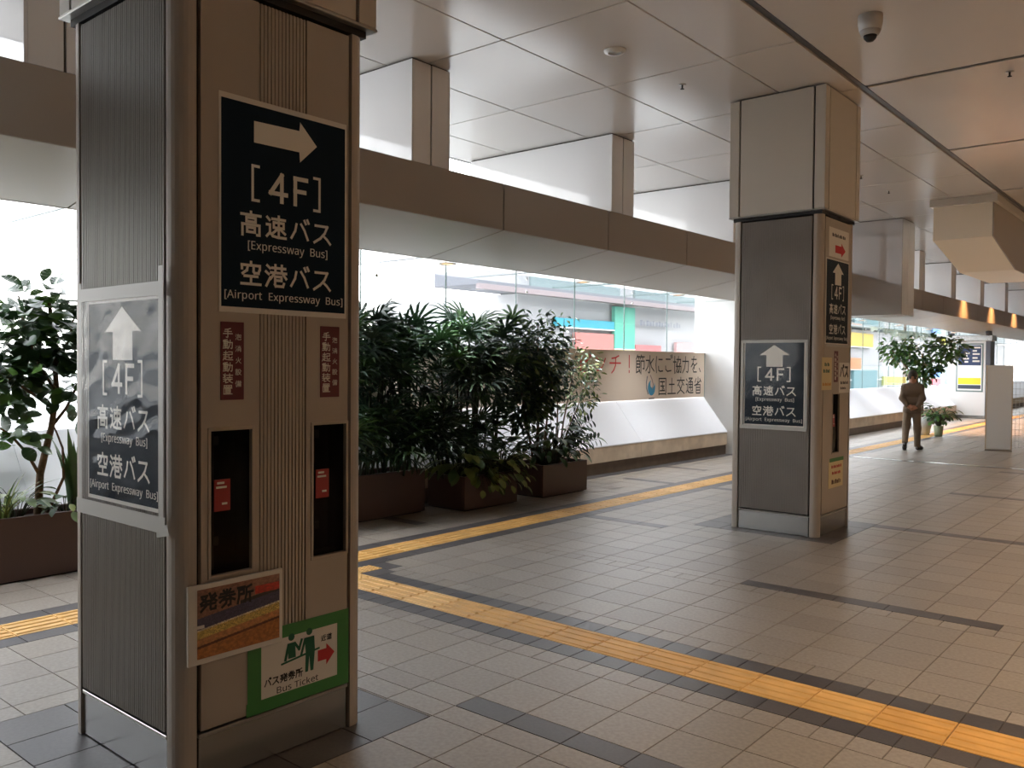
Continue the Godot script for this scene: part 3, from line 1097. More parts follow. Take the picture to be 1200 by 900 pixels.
func build_signs() -> void:
	var zf := -2.88
	var n := thing("direction_poster", "dark blue bus poster with right-pointing arrow on near pillar", "poster", Vector3(2.029, 2.155, zf))
	bus_sheet(n, false, Vector2(0.592, 0.812))
	n = thing("direction_poster", "dark blue bus poster with up arrow in clear film on near pillar", "poster", Vector3(1.57, 1.407, -3.285), -PI / 2)
	bus_sheet(n, true, Vector2(0.60, 0.80))
	part("film_cover", wavy_sheet(0.70, 0.86, 24, 30, 0.0075, 4), M.film, n, Vector3(0, 0, 0.007))
	tape_strip(n, Vector2(-0.35, 0.395), Vector2(0.35, 0.445), 0.0225)
	tape_strip(n, Vector2(-0.36, -0.465), Vector2(0.36, -0.405), 0.0225)
	tape_strip(n, Vector2(-0.335, -0.44), Vector2(-0.312, 0.47), 0.0215)
	tape_strip(n, Vector2(0.312, -0.47), Vector2(0.345, 0.50), 0.0215)
	tape_strip(n, Vector2(0.30, -0.475), Vector2(0.385, -0.435), 0.0235, null, 0.2)
	n = thing("direction_poster", "dark blue bus poster with up arrow taped to farther pillar", "poster", Vector3(7.75, 1.40, -3.315), -PI / 2)
	bus_sheet(n, true, Vector2(0.60, 0.80))
	part("film_cover", wavy_sheet(0.64, 0.84, 10, 12, 0.004, 9), M.film, n, Vector3(0, 0, 0.006))
	tape_strip(n, Vector2(-0.33, -0.43), Vector2(0.32, -0.395), 0.0165)
	tape_strip(n, Vector2(-0.32, 0.385), Vector2(0.32, 0.41), 0.0165)
	tape_strip(n, Vector2(-0.325, -0.41), Vector2(-0.30, 0.41), 0.016)
	tape_strip(n, Vector2(0.30, -0.41), Vector2(0.325, 0.41), 0.016)
	var zp := -2.885
	n = thing("direction_poster", "dark blue bus poster seen edge-on on farther pillar's right face", "poster", Vector3(8.165, 2.17, zp))
	bus_sheet(n, true, Vector2(0.60, 0.79))
	part("film_cover", wavy_sheet(0.62, 0.82, 10, 12, 0.006, 13), M.film, n, Vector3(0, 0, 0.006))
	tape_strip(n, Vector2(-0.31, -0.42), Vector2(0.31, -0.395), 0.019)
	# maroon plates
	for k in 2:
		var cx: float = [1.789, 2.242][k]
		var p := thing("fire_plate", ["maroon vertical fire equipment plate above the left recess", "maroon vertical fire equipment plate above the right recess"][k], "sign", Vector3(cx, 1.567, zf), 0.0, "maroon plates on the near pillar")
		part("plate", box_mesh(Vector3(0.098, 0.292, 0.003), 0.001), M.maroon, p, Vector3(0, 0, 0.0016))
		letters(p, M.ink_white, 0.0036, "手動起動装置", Vector2(-0.041, 0.086), Vector2(0.042, 0.037), 0.0, 0.0036, 0.0425)
		letters(p, M.ink_white, 0.0036, "泡消火設備", Vector2(0.011, 0.078), Vector2(0.026, 0.024), 0.0, 0.0022, 0.044)
	# photo sign of the ticket office
	var ph := thing("ticket_office_sign", "photo sign of a ticket counter overlapping the near pillar's corner", "sign", Vector3(1.80, 0.606, -2.862))
	part("board", box_mesh(Vector3(0.40, 0.292, 0.012), 0.002), M.paper, ph, Vector3(0, 0, -0.004))
	var pm := mat(Color.WHITE, 0.35)
	pm.albedo_texture = counter_photo()
	var q := new_st()
	var u := [Vector2(0, 1), Vector2(1, 1), Vector2(1, 0), Vector2(0, 0)]
	var pv := [Vector3(-0.165, -0.125, 0), Vector3(0.185, -0.125, 0), Vector3(0.185, 0.128, 0), Vector3(-0.165, 0.128, 0)]
	for i in [0, 2, 1, 0, 3, 2]:
		q.set_uv(u[i])
		q.add_vertex(pv[i])
	part("photo_print", done(q), pm, ph, Vector3(0, 0, 0.0032))
	letters(ph, M.ink_black, 0.0042, "発券所", Vector2(-0.155, 0.045), Vector2(0.068, 0.066), 0.076, 0.0095)
	part("paper_strip", box_mesh(Vector3(0.045, 0.012, 0.001)), M.paper, ph, Vector3(-0.16, -0.008, 0.0042))
	# bus ticket notice in a green tape border
	var bt := thing("bus_ticket_notice", "white bus ticket notice framed with green tape low on the near pillar", "notice", Vector3(2.10, 0.362, zf))
	part("sheet", box_mesh(Vector3(0.375, 0.24, 0.0012)), M.paper, bt, Vector3(0, 0, 0.001))
	for t in [[-0.25, -0.165, 0.245, -0.115], [-0.20, 0.105, 0.245, 0.155], [-0.245, -0.16, -0.185, 0.10], [0.185, -0.16, 0.245, 0.155]]:
		tape_strip(bt, Vector2(t[0], t[1]), Vector2(t[2], t[3]), 0.0022 + 0.0003 * absf(t[0]), M.tape_green)
	pictogram(bt)
	letters(bt, M.ink_black, 0.0022, "バス発券所", Vector2(-0.172, -0.072), Vector2(0.033, 0.034), 0.037, 0.0048)
	letters(bt, M.ink_black, 0.0022, "近道", Vector2(0.10, 0.045), Vector2(0.026, 0.026), 0.029, 0.003)
	latin("Bus Ticket", 0.025, 0.20, Vector2(-0.015, -0.098), 0.0024, M.ink_black, bt)
	part("red_arrow", arrow([[0.085, 0.012], [0.085, -0.034], [0.128, -0.034], [0.128, -0.056], [0.170, -0.012], [0.128, 0.032], [0.128, 0.012]]), M.ink_red, bt, Vector3(0, 0, 0.002))
	# small papers on the far pillar
	n = thing("notice", "white notice with a red arrow at the top of farther pillar", "notice", Vector3(8.19, 2.72, zp))
	part("sheet", box_mesh(Vector3(0.52, 0.27, 0.0016), 0.0005), M.paper, n, Vector3(0, 0, 0.001))
	part("red_arrow", arrow([[-0.1, -0.02], [-0.1, -0.09], [0.06, -0.09], [0.06, -0.12], [0.17, -0.055], [0.06, 0.01], [0.06, -0.02]]), M.ink_red, n, Vector3(0, 0, 0.002))
	bar_lines(n, [[-0.18, 0.055, 0.36, 0.035]], M.ink_black, 0.0022)
	n = thing("notice", "yellowish notice left of the slot on farther pillar", "notice", Vector3(7.925, 1.50, zp))
	part("sheet", box_mesh(Vector3(0.25, 0.30, 0.0016)), mat(col(222, 206, 160), 0.6), n, Vector3(0, 0, 0.001))
	bar_lines(n, [[-0.06, 0.07, 0.12, 0.035], [-0.09, 0.01, 0.18, 0.035]], M.ink_green, 0.0022)
	bar_lines(n, [[-0.1, -0.11, 0.2, 0.03]], mat(col(206, 140, 50), 0.6), 0.0022)
	n = thing("notice", "white notice with large black characters beside the slot on farther pillar", "notice", Vector3(8.385, 1.46, zp))
	part("sheet", box_mesh(Vector3(0.28, 0.29, 0.0016)), M.paper, n, Vector3(0, 0, 0.001))
	letters(n, M.ink_black, 0.0022, "バス", Vector2(-0.12, 0.0), Vector2(0.11, 0.12), 0.12, 0.02)
	bar_lines(n, [[-0.1, -0.06, 0.2, 0.03], [-0.1, -0.11, 0.16, 0.025]], M.ink_black, 0.0022)
	n = thing("notice", "cream notice with red print low on farther pillar", "notice", Vector3(8.20, 0.55, zp))
	part("sheet", box_mesh(Vector3(0.38, 0.25, 0.0016)), mat(col(228, 212, 164), 0.6), n, Vector3(0, 0, 0.001))
	bar_lines(n, [[-0.12, 0.06, 0.26, 0.03], [-0.10, 0.0, 0.22, 0.03]], M.ink_red, 0.0022)
	bar_lines(n, [[-0.11, -0.09, 0.24, 0.045]], mat(col(90, 44, 20), 0.6), 0.0022)
	tape_strip(n, Vector2(-0.17, 0.12), Vector2(0.2, 0.155), 0.0024, M.tape_green)
	n = thing("fire_plate", "dark vertical plate in the middle of farther pillar's right face", "sign", Vector3(8.16, 1.567, zp))
	part("plate", box_mesh(Vector3(0.098, 0.292, 0.003), 0.001), M.maroon, n, Vector3(0, 0, 0.0016))
	letters(n, M.ink_white, 0.0036, "手動起動装置", Vector2(-0.041, 0.086), Vector2(0.042, 0.037), 0.0, 0.0036, 0.0425)
	letters(n, M.ink_white, 0.0036, "泡消火設備", Vector2(0.011, 0.078), Vector2(0.026, 0.024), 0.0, 0.0022, 0.044)


func bar_lines(n: Node, bars: Array, m: Material, z: float) -> void:
	for b in bars:
		var st := new_st()
		var k := 0
		var x: float = b[0]
		while x < b[0] + b[2] - 0.01:
			var w: float = b[3] * (0.75 if k % 3 != 1 else 0.5)
			add_box(st, Vector3(x, b[1], 0), Vector3(minf(x + w, b[0] + b[2]), b[1] + b[3] * (0.9 if k % 2 == 0 else 0.7), 0.0005))
			x += b[3]
			k += 1
		part("printed_line", done(st), m, n, Vector3(0, 0, z))


func pictogram(n: Node) -> void:
	var st := new_st()
	var disc := func(c: Vector2, r: float) -> void:
		var p := PackedVector2Array()
		for i in 12:
			p.append(c + Vector2(cos(TAU * i / 12), sin(TAU * i / 12)) * r)
		prism_to(st, p, 2, 0.0, 0.0005)
	disc.call(Vector2(-0.075, 0.085), 0.015)
	disc.call(Vector2(0.012, 0.088), 0.015)
	for p in [[[-0.092, 0.062], [-0.058, 0.062], [-0.054, 0.0], [-0.09, 0.0]], [[-0.012, 0.066], [0.036, 0.066], [0.04, 0.01], [0.032, -0.075], [0.018, -0.075], [0.012, -0.01], [0.006, -0.075], [-0.008, -0.075], [-0.006, 0.01]]]:
		var v := PackedVector2Array()
		for k in p:
			v.append(Vector2(k[0], k[1]))
		prism_to(st, v, 2, 0.0, 0.0005)
	stroke(st, [[-0.09, 0.055], [-0.104, 0.0]], 0.012)
	stroke(st, [[-0.058, 0.056], [-0.038, 0.028], [-0.026, 0.062]], 0.011)
	stroke(st, [[-0.01, 0.058], [-0.028, 0.0]], 0.011)
	stroke(st, [[-0.12, -0.014], [0.06, 0.008]], 0.008)
	part("pictogram", done(st), M.ink_green, n, Vector3(0.03, 0.014, 0.0022))


func counter_photo() -> ImageTexture:
	var im := Image.create(220, 160, false, Image.FORMAT_RGB8)
	var f := FastNoiseLite.new()
	f.seed = 21
	f.frequency = 0.06
	for y in 160:
		for x in 220:
			var t := float(y) / 160.0 + (0.18 - 0.26 * float(x) / 220.0) * -0.2
			var d := float(y) - (92.0 - 26.0 * float(x) / 220.0)
			var c := col(150, 104, 84)
			if d > 44.0:
				c = col(176, 112, 58)
			elif d > 38.0:
				c = col(104, 60, 34)
			elif d > 22.0:
				c = col(196, 136, 84)
			elif d > 4.0:
				c = col(206, 178, 96)
			elif d > 0.0:
				c = col(222, 206, 170)
			elif d > -26.0:
				c = col(70, 66, 92)
			elif d > -34.0 and x > 110:
				c = col(48, 40, 42)
			if x > 150 and y > 18 and y < 38 and d < -30.0:
				c = col(200, 50, 36)
			var n := f.get_noise_2d(x * 1.0, y * 1.6)
			var n2 := f.get_noise_2d(x * 5.0 + 300.0, y * 4.0)
			var k := 1.0 + 0.25 * n + (0.5 * n2 if d > -26.0 and d < 22.0 and x > 24 else 0.1 * n2)
			im.set_pixel(x, y, Color(clampf(c.r * k, 0, 1), clampf(c.g * k, 0, 1), clampf(c.b * k, 0, 1)))
	return ImageTexture.create_from_image(im)


# ---------------------------------------------------------------- planters and plants
func planter(label: String, x0: float, x1: float, zf: float, zb: float, h: float) -> void:
	var o := thing("planter_box", label, "planter", Vector3((x0 + x1) * 0.5, 0, (zf + zb) * 0.5), 0.0, "dark brown planters along the glass")
	var w := (x1 - x0) * 0.5
	var d := (zf - zb) * 0.5
	var t := 0.03
	box("front_board", Vector3(-w, 0.012, d - t), Vector3(w, h, d), M.planter, o, 0.004)
	box("back_board", Vector3(-w, 0.012, -d), Vector3(w, h, -d + t), M.planter, o, 0.004)
	box("end_board", Vector3(-w, 0.012, -d + t), Vector3(-w + t, h, d - t), M.planter, o, 0.004)
	box("end_board", Vector3(w - t, 0.012, -d + t), Vector3(w, h, d - t), M.planter, o, 0.004)
	box("plinth", Vector3(-w + 0.03, 0.0, -d + 0.03), Vector3(w - 0.03, 0.02, d - 0.03), M.black, o)
	var st := new_st()
	var f := FastNoiseLite.new()
	f.seed = 31
	f.frequency = 3.0
	var nx := 12
	var nz := 4
	var g := func(i: int, k: int) -> Vector3:
		var x := -w + t + (2.0 * w - 2.0 * t) * i / nx
		var z := -d + t + (2.0 * d - 2.0 * t) * k / nz
		return Vector3(x, h - 0.045 + 0.02 * f.get_noise_2d(x + x0, z), z)
	for i in nx:
		for k in nz:
			quad_to(st, g.call(i, k), g.call(i + 1, k), g.call(i + 1, k + 1), g.call(i, k + 1), Vector3.UP)
	part("soil", done(st), M.soil, o)


# a blade: points along its mid line with half widths, folded a little along the middle
func blade(st: SurfaceTool, pts: Array, widths: Array, side: Vector3, fold: float) -> void:
	for i in pts.size() - 1:
		var a: Vector3 = pts[i]
		var b: Vector3 = pts[i + 1]
		var up := side.cross(b - a).normalized()
		if up.y < 0:
			up = -up
		var wa: float = widths[i]
		var wb: float = widths[i + 1]
		for s in [-1.0, 1.0]:
			var a2: Vector3 = a + side * wa * s + up * fold * wa
			var b2: Vector3 = b + side * wb * s + up * fold * wb
			if wb < 0.0001:
				poly(st, [a, a2, b], (a + b) * 0.5 - up)
			elif wa < 0.0001:
				poly(st, [a, b2, b], (a + b) * 0.5 - up)
			else:
				poly(st, [a, a2, b2, b], (a + b) * 0.5 - up)


# broad leaf on a stalk, growing along +z from the origin
func leaf_mesh(l: float, w: float, stalk: float, droop: float) -> ArrayMesh:
	var key := "l%.3f%.3f%.3f%.3f" % [l, w, stalk, droop]
	if mesh_cache.has(key):
		return mesh_cache[key]
	var st := new_st()
	st.set_smooth_group(0)
	var pts := []
	var ws := []
	var prof := [0.0, 0.62, 0.95, 1.0, 0.72, 0.0]
	for i in 6:
		var t := i / 5.0
		pts.append(Vector3(0, -droop * t * t * l, stalk + l * t))
		ws.append(prof[i] * w * 0.5)
	blade(st, pts, ws, Vector3.RIGHT, 0.22)
	if stalk > 0.001:
		blade(st, [Vector3.ZERO, Vector3(0, 0, stalk)], [0.003, 0.003], Vector3.RIGHT, 0.0)
	mesh_cache[key] = done(st)
	return mesh_cache[key]


# fan leaf of a lady palm with its stalk, growing along +z
func fan_mesh(kind: int) -> ArrayMesh:
	var key := "fan%d" % kind
	if mesh_cache.has(key):
		return mesh_cache[key]
	var r := RandomNumberGenerator.new()
	r.seed = 50 + kind
	var st := new_st()
	var stalk := 0.20 + 0.05 * kind
	var hub := Vector3(0, 0.03, stalk)
	blade(st, [Vector3.ZERO, Vector3(0, 0.02, stalk * 0.5), hub], [0.004, 0.004, 0.004], Vector3.RIGHT, 0.0)
	var n := 9 + kind % 2
	for i in n:
		var a := lerpf(-1.75, 1.75, i / float(n - 1)) + r.randf_range(-0.06, 0.06)
		var l := (0.30 - 0.05 * absf(a)) * r.randf_range(0.9, 1.12)
		var d := Vector3(sin(a), 0.0, cos(a))
		var side := Vector3(cos(a), 0.0, -sin(a))
		var dr := r.randf_range(0.25, 0.6)
		var pts := [hub, hub + d * l * 0.35 + Vector3(0, 0.02, 0), hub + d * l * 0.75 + Vector3(0, 0.015 - dr * 0.10, 0), hub + d * l + Vector3(0, -dr * 0.25, 0)]
		blade(st, pts, [0.006, 0.017, 0.014, 0.0], side, 0.3)
	mesh_cache[key] = done(st)
	return mesh_cache[key]


func aim(dir: Vector3, roll := 0.0) -> Basis:
	var z := dir.normalized()
	var x := Vector3.UP.cross(z)
	if x.length() < 0.01:
		x = Vector3.RIGHT
	x = x.normalized()
	var y := z.cross(x)
	return Basis(x, y, z) * Basis(Vector3(0, 0, 1), roll)


func leaf_part(called: String, mesh: Mesh, m: Material, parent: Node, at: Vector3, dir: Vector3, s: float, roll := 0.0) -> void:
	var o := part(called, mesh, m, parent)
	o.transform = Transform3D(aim(dir, roll).scaled(Vector3.ONE * s), at)


func lady_palm(label: String, base: Vector3, canes: int, height: float, spread: float, seed_n: int) -> void:
	var r := RandomNumberGenerator.new()
	r.seed = seed_n
	var o := thing("lady_palm", label, "palm", base, 0.0, "lady palms in the planters")
	for i in canes:
		var a := r.randf() * TAU
		var rr := spread * sqrt(r.randf())
		var foot := Vector3(cos(a) * rr * 0.6, 0, sin(a) * rr * 0.25)
		var h := height * r.randf_range(0.62, 1.0)
		var top := foot + Vector3(cos(a) * rr * 0.5 + r.randf_range(-0.06, 0.06), h, sin(a) * rr * 0.22)
		var mid := (foot + top) * 0.5 + Vector3(r.randf_range(-0.03, 0.03), 0, 0)
		part("cane", tube([foot, mid, top], [0.013, 0.011, 0.009], 6), M.cane, o)
		var n := r.randi_range(6, 8)
		for k in n:
			var t := 1.0 - 0.34 * k / n * (1.0 if height > 1.0 else 1.8)
			var p := foot.lerp(mid, t * 2.0) if t < 0.5 else mid.lerp(top, t * 2.0 - 1.0)
			var an := k * 2.4 + i + r.randf_range(-0.4, 0.4)
			var lift := lerpf(1.3, -0.15, k / float(n)) + r.randf_range(-0.2, 0.2)
			var d := Vector3(cos(an), lift, sin(an) * 0.7)
			if base.z + p.z + d.normalized().z * 0.62 < (-6.9 if base.y + p.y + d.y * 0.2 < 1.0 else -7.34):
				d.z = absf(d.z)
			leaf_part("leaf", fan_mesh(r.randi() % 3), [M.palm_a, M.palm_b, M.palm_c][r.randi() % 3], o, p, d, r.randf_range(0.82, 1.15), r.randf_range(-0.5, 0.5))


func broad_plant(called: String, label: String, category: String, base: Vector3, n: int, l: float, w: float, reach: float, mats: Array, seed_n: int, flat := 0.8, trail := false) -> void:
	var r := RandomNumberGenerator.new()
	r.seed = seed_n
	var o := thing(called, label, category, base)
	for i in n:
		var a := TAU * i * 0.382 + r.randf_range(-0.3, 0.3)
		var up := r.randf_range(0.25, 1.6)
		if trail and sin(a) > 0.45:
			up = r.randf_range(-0.5, 0.7)
		var d := Vector3(cos(a), up, sin(a) * flat).normalized()
		var tip := d * reach * r.randf_range(0.5, 1.0)
		var st := new_st()
		tube_to(st, [Vector3(d.x, 0, d.z) * 0.02, tip * 0.6 + Vector3(0, 0.04, 0), tip], [0.004, 0.0035, 0.003], 4)
		var od := Vector3(cos(a), up * 0.35 - 0.35, sin(a) * flat)
		part("stalk", done(st), M.cane, o)
		leaf_part("leaf", leaf_mesh(l, w, 0.0, 0.35), mats[r.randi() % mats.size()], o, tip, od, r.randf_range(0.75, 1.2), r.randf_range(-0.4, 0.4))


func blade_plant(called: String, label: String, category: String, base: Vector3, n: int, h: float, w: float, mats: Array, seed_n: int, lean := 0.6) -> void:
	var r := RandomNumberGenerator.new()
	r.seed = seed_n
	var o := thing(called, label, category, base)
	for i in n:
		var a := r.randf() * TAU
		var d := Vector3(cos(a), 0, sin(a) * 0.7)
		var hh := h * r.randf_range(0.6, 1.0)
		var ln := lean * r.randf_range(0.2, 1.0)
		var st := new_st()
		st.set_smooth_group(0)
		var pts := []
		var ws := []
		for k in 6:
			var t := k / 5.0
			pts.append(d * 0.05 + d * ln * hh * t * t + Vector3(0, hh * (t - 0.25 * ln * t * t * t), 0))
			ws.append(w * 0.5 * [0.6, 0.9, 1.0, 0.9, 0.6, 0.0][k])
		blade(st, pts, ws, Vector3(-d.z, 0, d.x).normalized(), 0.3)
		part("leaf", done(st), mats[r.randi() % mats.size()], o)


# arching stem with paired leaflets
func frond_plant(called: String, label: String, category: String, base: Vector3, stems: Array, seed_n: int) -> void:
	var r := RandomNumberGenerator.new()
	r.seed = seed_n
	var o := thing(called, label, category, base)
	for s in stems:
		var tip := Vector3(s[0], s[1], s[2])
		var pts := []
		var rad := []
		for k in 7:
			var t := k / 6.0
			pts.append(Vector3(tip.x * t * t, tip.y * (1.25 * t - 0.25 * t * t * t), tip.z * t * t))
			rad.append(0.006 * (1.0 - 0.7 * t))
		part("stem", tube(pts, rad, 5), M.cane, o)
		for k in range(4, 15):
			var t := k / 14.0
			var i := mini(int(t * 6.0), 5)
			var p: Vector3 = pts[i].lerp(pts[i + 1], t * 6.0 - i)
			var dir: Vector3 = (pts[i + 1] - pts[i]).normalized()
			var side := dir.cross(Vector3(0.2, 0.3, 0.9)).normalized()
			for q in [-1.0, 1.0]:
				leaf_part("leaflet", leaf_mesh(0.105, 0.04, 0.004, 0.2), [M.palm_a, M.palm_c][r.randi() % 2], o, p, dir * 0.5 + side * q + Vector3(0, -0.2, 0), r.randf_range(0.8, 1.15))


# shrub or small tree: stems, and a crown of small leaves that nobody could count
func bush(called: String, label: String, category: String, base: Vector3, stems: Array, blobs: Array, count: int, l: float, w: float, mats: Array, seed_n: int, bark: Material = null) -> Node3D:
	var r := RandomNumberGenerator.new()
	r.seed = seed_n
	var o := thing(called, label, category, base)
	for s in stems:
		var pts := []
		var rad := []
		for k in s.size() - 1:
			pts.append(Vector3(s[k][0], s[k][1], s[k][2]))
			rad.append(float(s[s.size() - 1]) * (1.0 - 0.6 * k / maxf(1.0, s.size() - 2)))
		part("branch", tube(pts, rad, 7), bark if bark else M.bark, o)
	var mesh := leaf_mesh(l, w, l * 0.2, 0.3)
	var per := count / mats.size()
	for mi in mats.size():
		var mm := MultiMesh.new()
		mm.transform_format = MultiMesh.TRANSFORM_3D
		mm.mesh = mesh
		mm.instance_count = per
		for i in per:
			var b: Array = blobs[r.randi() % blobs.size()]
			var d := Vector3(r.randfn(), r.randfn(), r.randfn()).normalized()
			var p := Vector3(b[0], b[1], b[2]) + Vector3(d.x * b[3], d.y * b[4], d.z * b[5]) * pow(r.randf(), 0.45)
			var dir := Vector3(d.x + r.randf_range(-0.6, 0.6), d.y * 0.4 + r.randf_range(-0.7, 0.35), d.z + r.randf_range(-0.6, 0.6))
			mm.set_instance_transform(i, Transform3D(aim(dir, r.randf_range(-0.8, 0.8)).scaled(Vector3.ONE * r.randf_range(0.7, 1.2)), p))
		var q := MultiMeshInstance3D.new()
		q.name = "foliage"
		q.multimesh = mm
		q.material_override = mats[mi]
		q.set_meta("kind", "stuff")
		o.add_child(q, true)
	return o


func rubber_tree() -> void:
	var r := RandomNumberGenerator.new()
	r.seed = 77
	var o := thing("rubber_tree", "small tree with round glossy leaves left of the near pillar", "tree", Vector3(2.58, 0.41, -6.74))
	var limbs := [
		[Vector3(0, 0, 0), Vector3(0.02, 0.32, 0), Vector3(0.10, 0.66, 0.0), Vector3(0.13, 0.92, 0.02), Vector3(0.12, 1.25, 0.0), Vector3(0.08, 1.60, 0.02)],
		[Vector3(0.02, 0.30, 0), Vector3(-0.08, 0.48, 0.03), Vector3(-0.20, 0.62, 0.06), Vector3(-0.30, 0.70, 0.05)],
		[Vector3(0.10, 0.66, 0), Vector3(0.20, 0.80, 0.02), Vector3(0.30, 1.02, 0.03), Vector3(0.34, 1.3, 0.0)],
		[Vector3(0.13, 0.92, 0.02), Vector3(0.0, 1.1, 0.06), Vector3(-0.10, 1.35, 0.08), Vector3(-0.14, 1.62, 0.05)],
		[Vector3(0.11, 0.80, 0.0), Vector3(-0.06, 0.92, 0.05), Vector3(-0.24, 1.05, 0.06), Vector3(-0.36, 1.22, 0.04)],
		[Vector3(0.12, 1.1, 0.0), Vector3(0.24, 1.3, -0.04), Vector3(0.3, 1.52, -0.06)],
		[Vector3(0.05, 0.0, 0.02), Vector3(0.17, 0.28, 0.04), Vector3(0.16, 0.5, 0.05), Vector3(0.11, 0.66, 0.03)]]
	for i in limbs.size():
		var rad := []
		for k in limbs[i].size():
			rad.append((0.03 if i == 0 else 0.013) * (1.0 - 0.55 * k / (limbs[i].size() - 1.0)))
		part("trunk" if i == 0 else "branch", tube(limbs[i], rad, 9), M.bark, o)
	var count := 0
	while count < 298:
		var li := limbs[[0, 0, 1, 2, 3, 4, 4, 5, 3][r.randi() % 9]] as Array
		var t := r.randf_range(0.45, 1.0) * (li.size() - 1)
		if li == limbs[0]:
			t = r.randf_range(0.66, 1.0) * (li.size() - 1)
		var i := mini(int(t), li.size() - 2)
		var p: Vector3 = li[i].lerp(li[i + 1], t - i)
		var d := Vector3(r.randfn(), r.randf_range(-0.5, 0.9), r.randfn() * 0.7).normalized()
		p += d * r.randf_range(0.02, 0.17)
		leaf_part("leaf", leaf_mesh(0.135, 0.098, 0.03, 0.2), [M.leaf_a, M.leaf_b, M.leaf_c][r.randi() % 3], o, p, Vector3(d.x, d.y * 0.6 - 0.15, d.z), r.randf_range(0.75, 1.15), r.randf_range(-0.9, 0.9))
		count += 1
	var mm := MultiMesh.new()
	mm.transform_format = MultiMesh.TRANSFORM_3D
	mm.mesh = leaf_mesh(0.135, 0.098, 0.03, 0.2)
	mm.instance_count = 330
	for i in 330:
		var c: Vector3 = [Vector3(-0.12, 1.25, 0), Vector3(0.2, 1.3, 0), Vector3(0.02, 1.5, 0), Vector3(-0.3, 1.05, 0), Vector3(0.26, 1.0, 0)][i % 5]
		var d := Vector3(r.randfn(), r.randfn(), r.randfn()).normalized()
		var p := c + d * Vector3(0.3, 0.26, 0.2) * pow(r.randf(), 0.5)
		mm.set_instance_transform(i, Transform3D(aim(Vector3(d.x, d.y * 0.5 - 0.2, d.z), r.randf_range(-0.9, 0.9)).scaled(Vector3.ONE * r.randf_range(0.75, 1.15)), p))
	var q := MultiMeshInstance3D.new()
	q.name = "inner_leaves"
	q.multimesh = mm
	q.material_override = M.leaf_c
	q.set_meta("kind", "stuff")
	o.add_child(q)


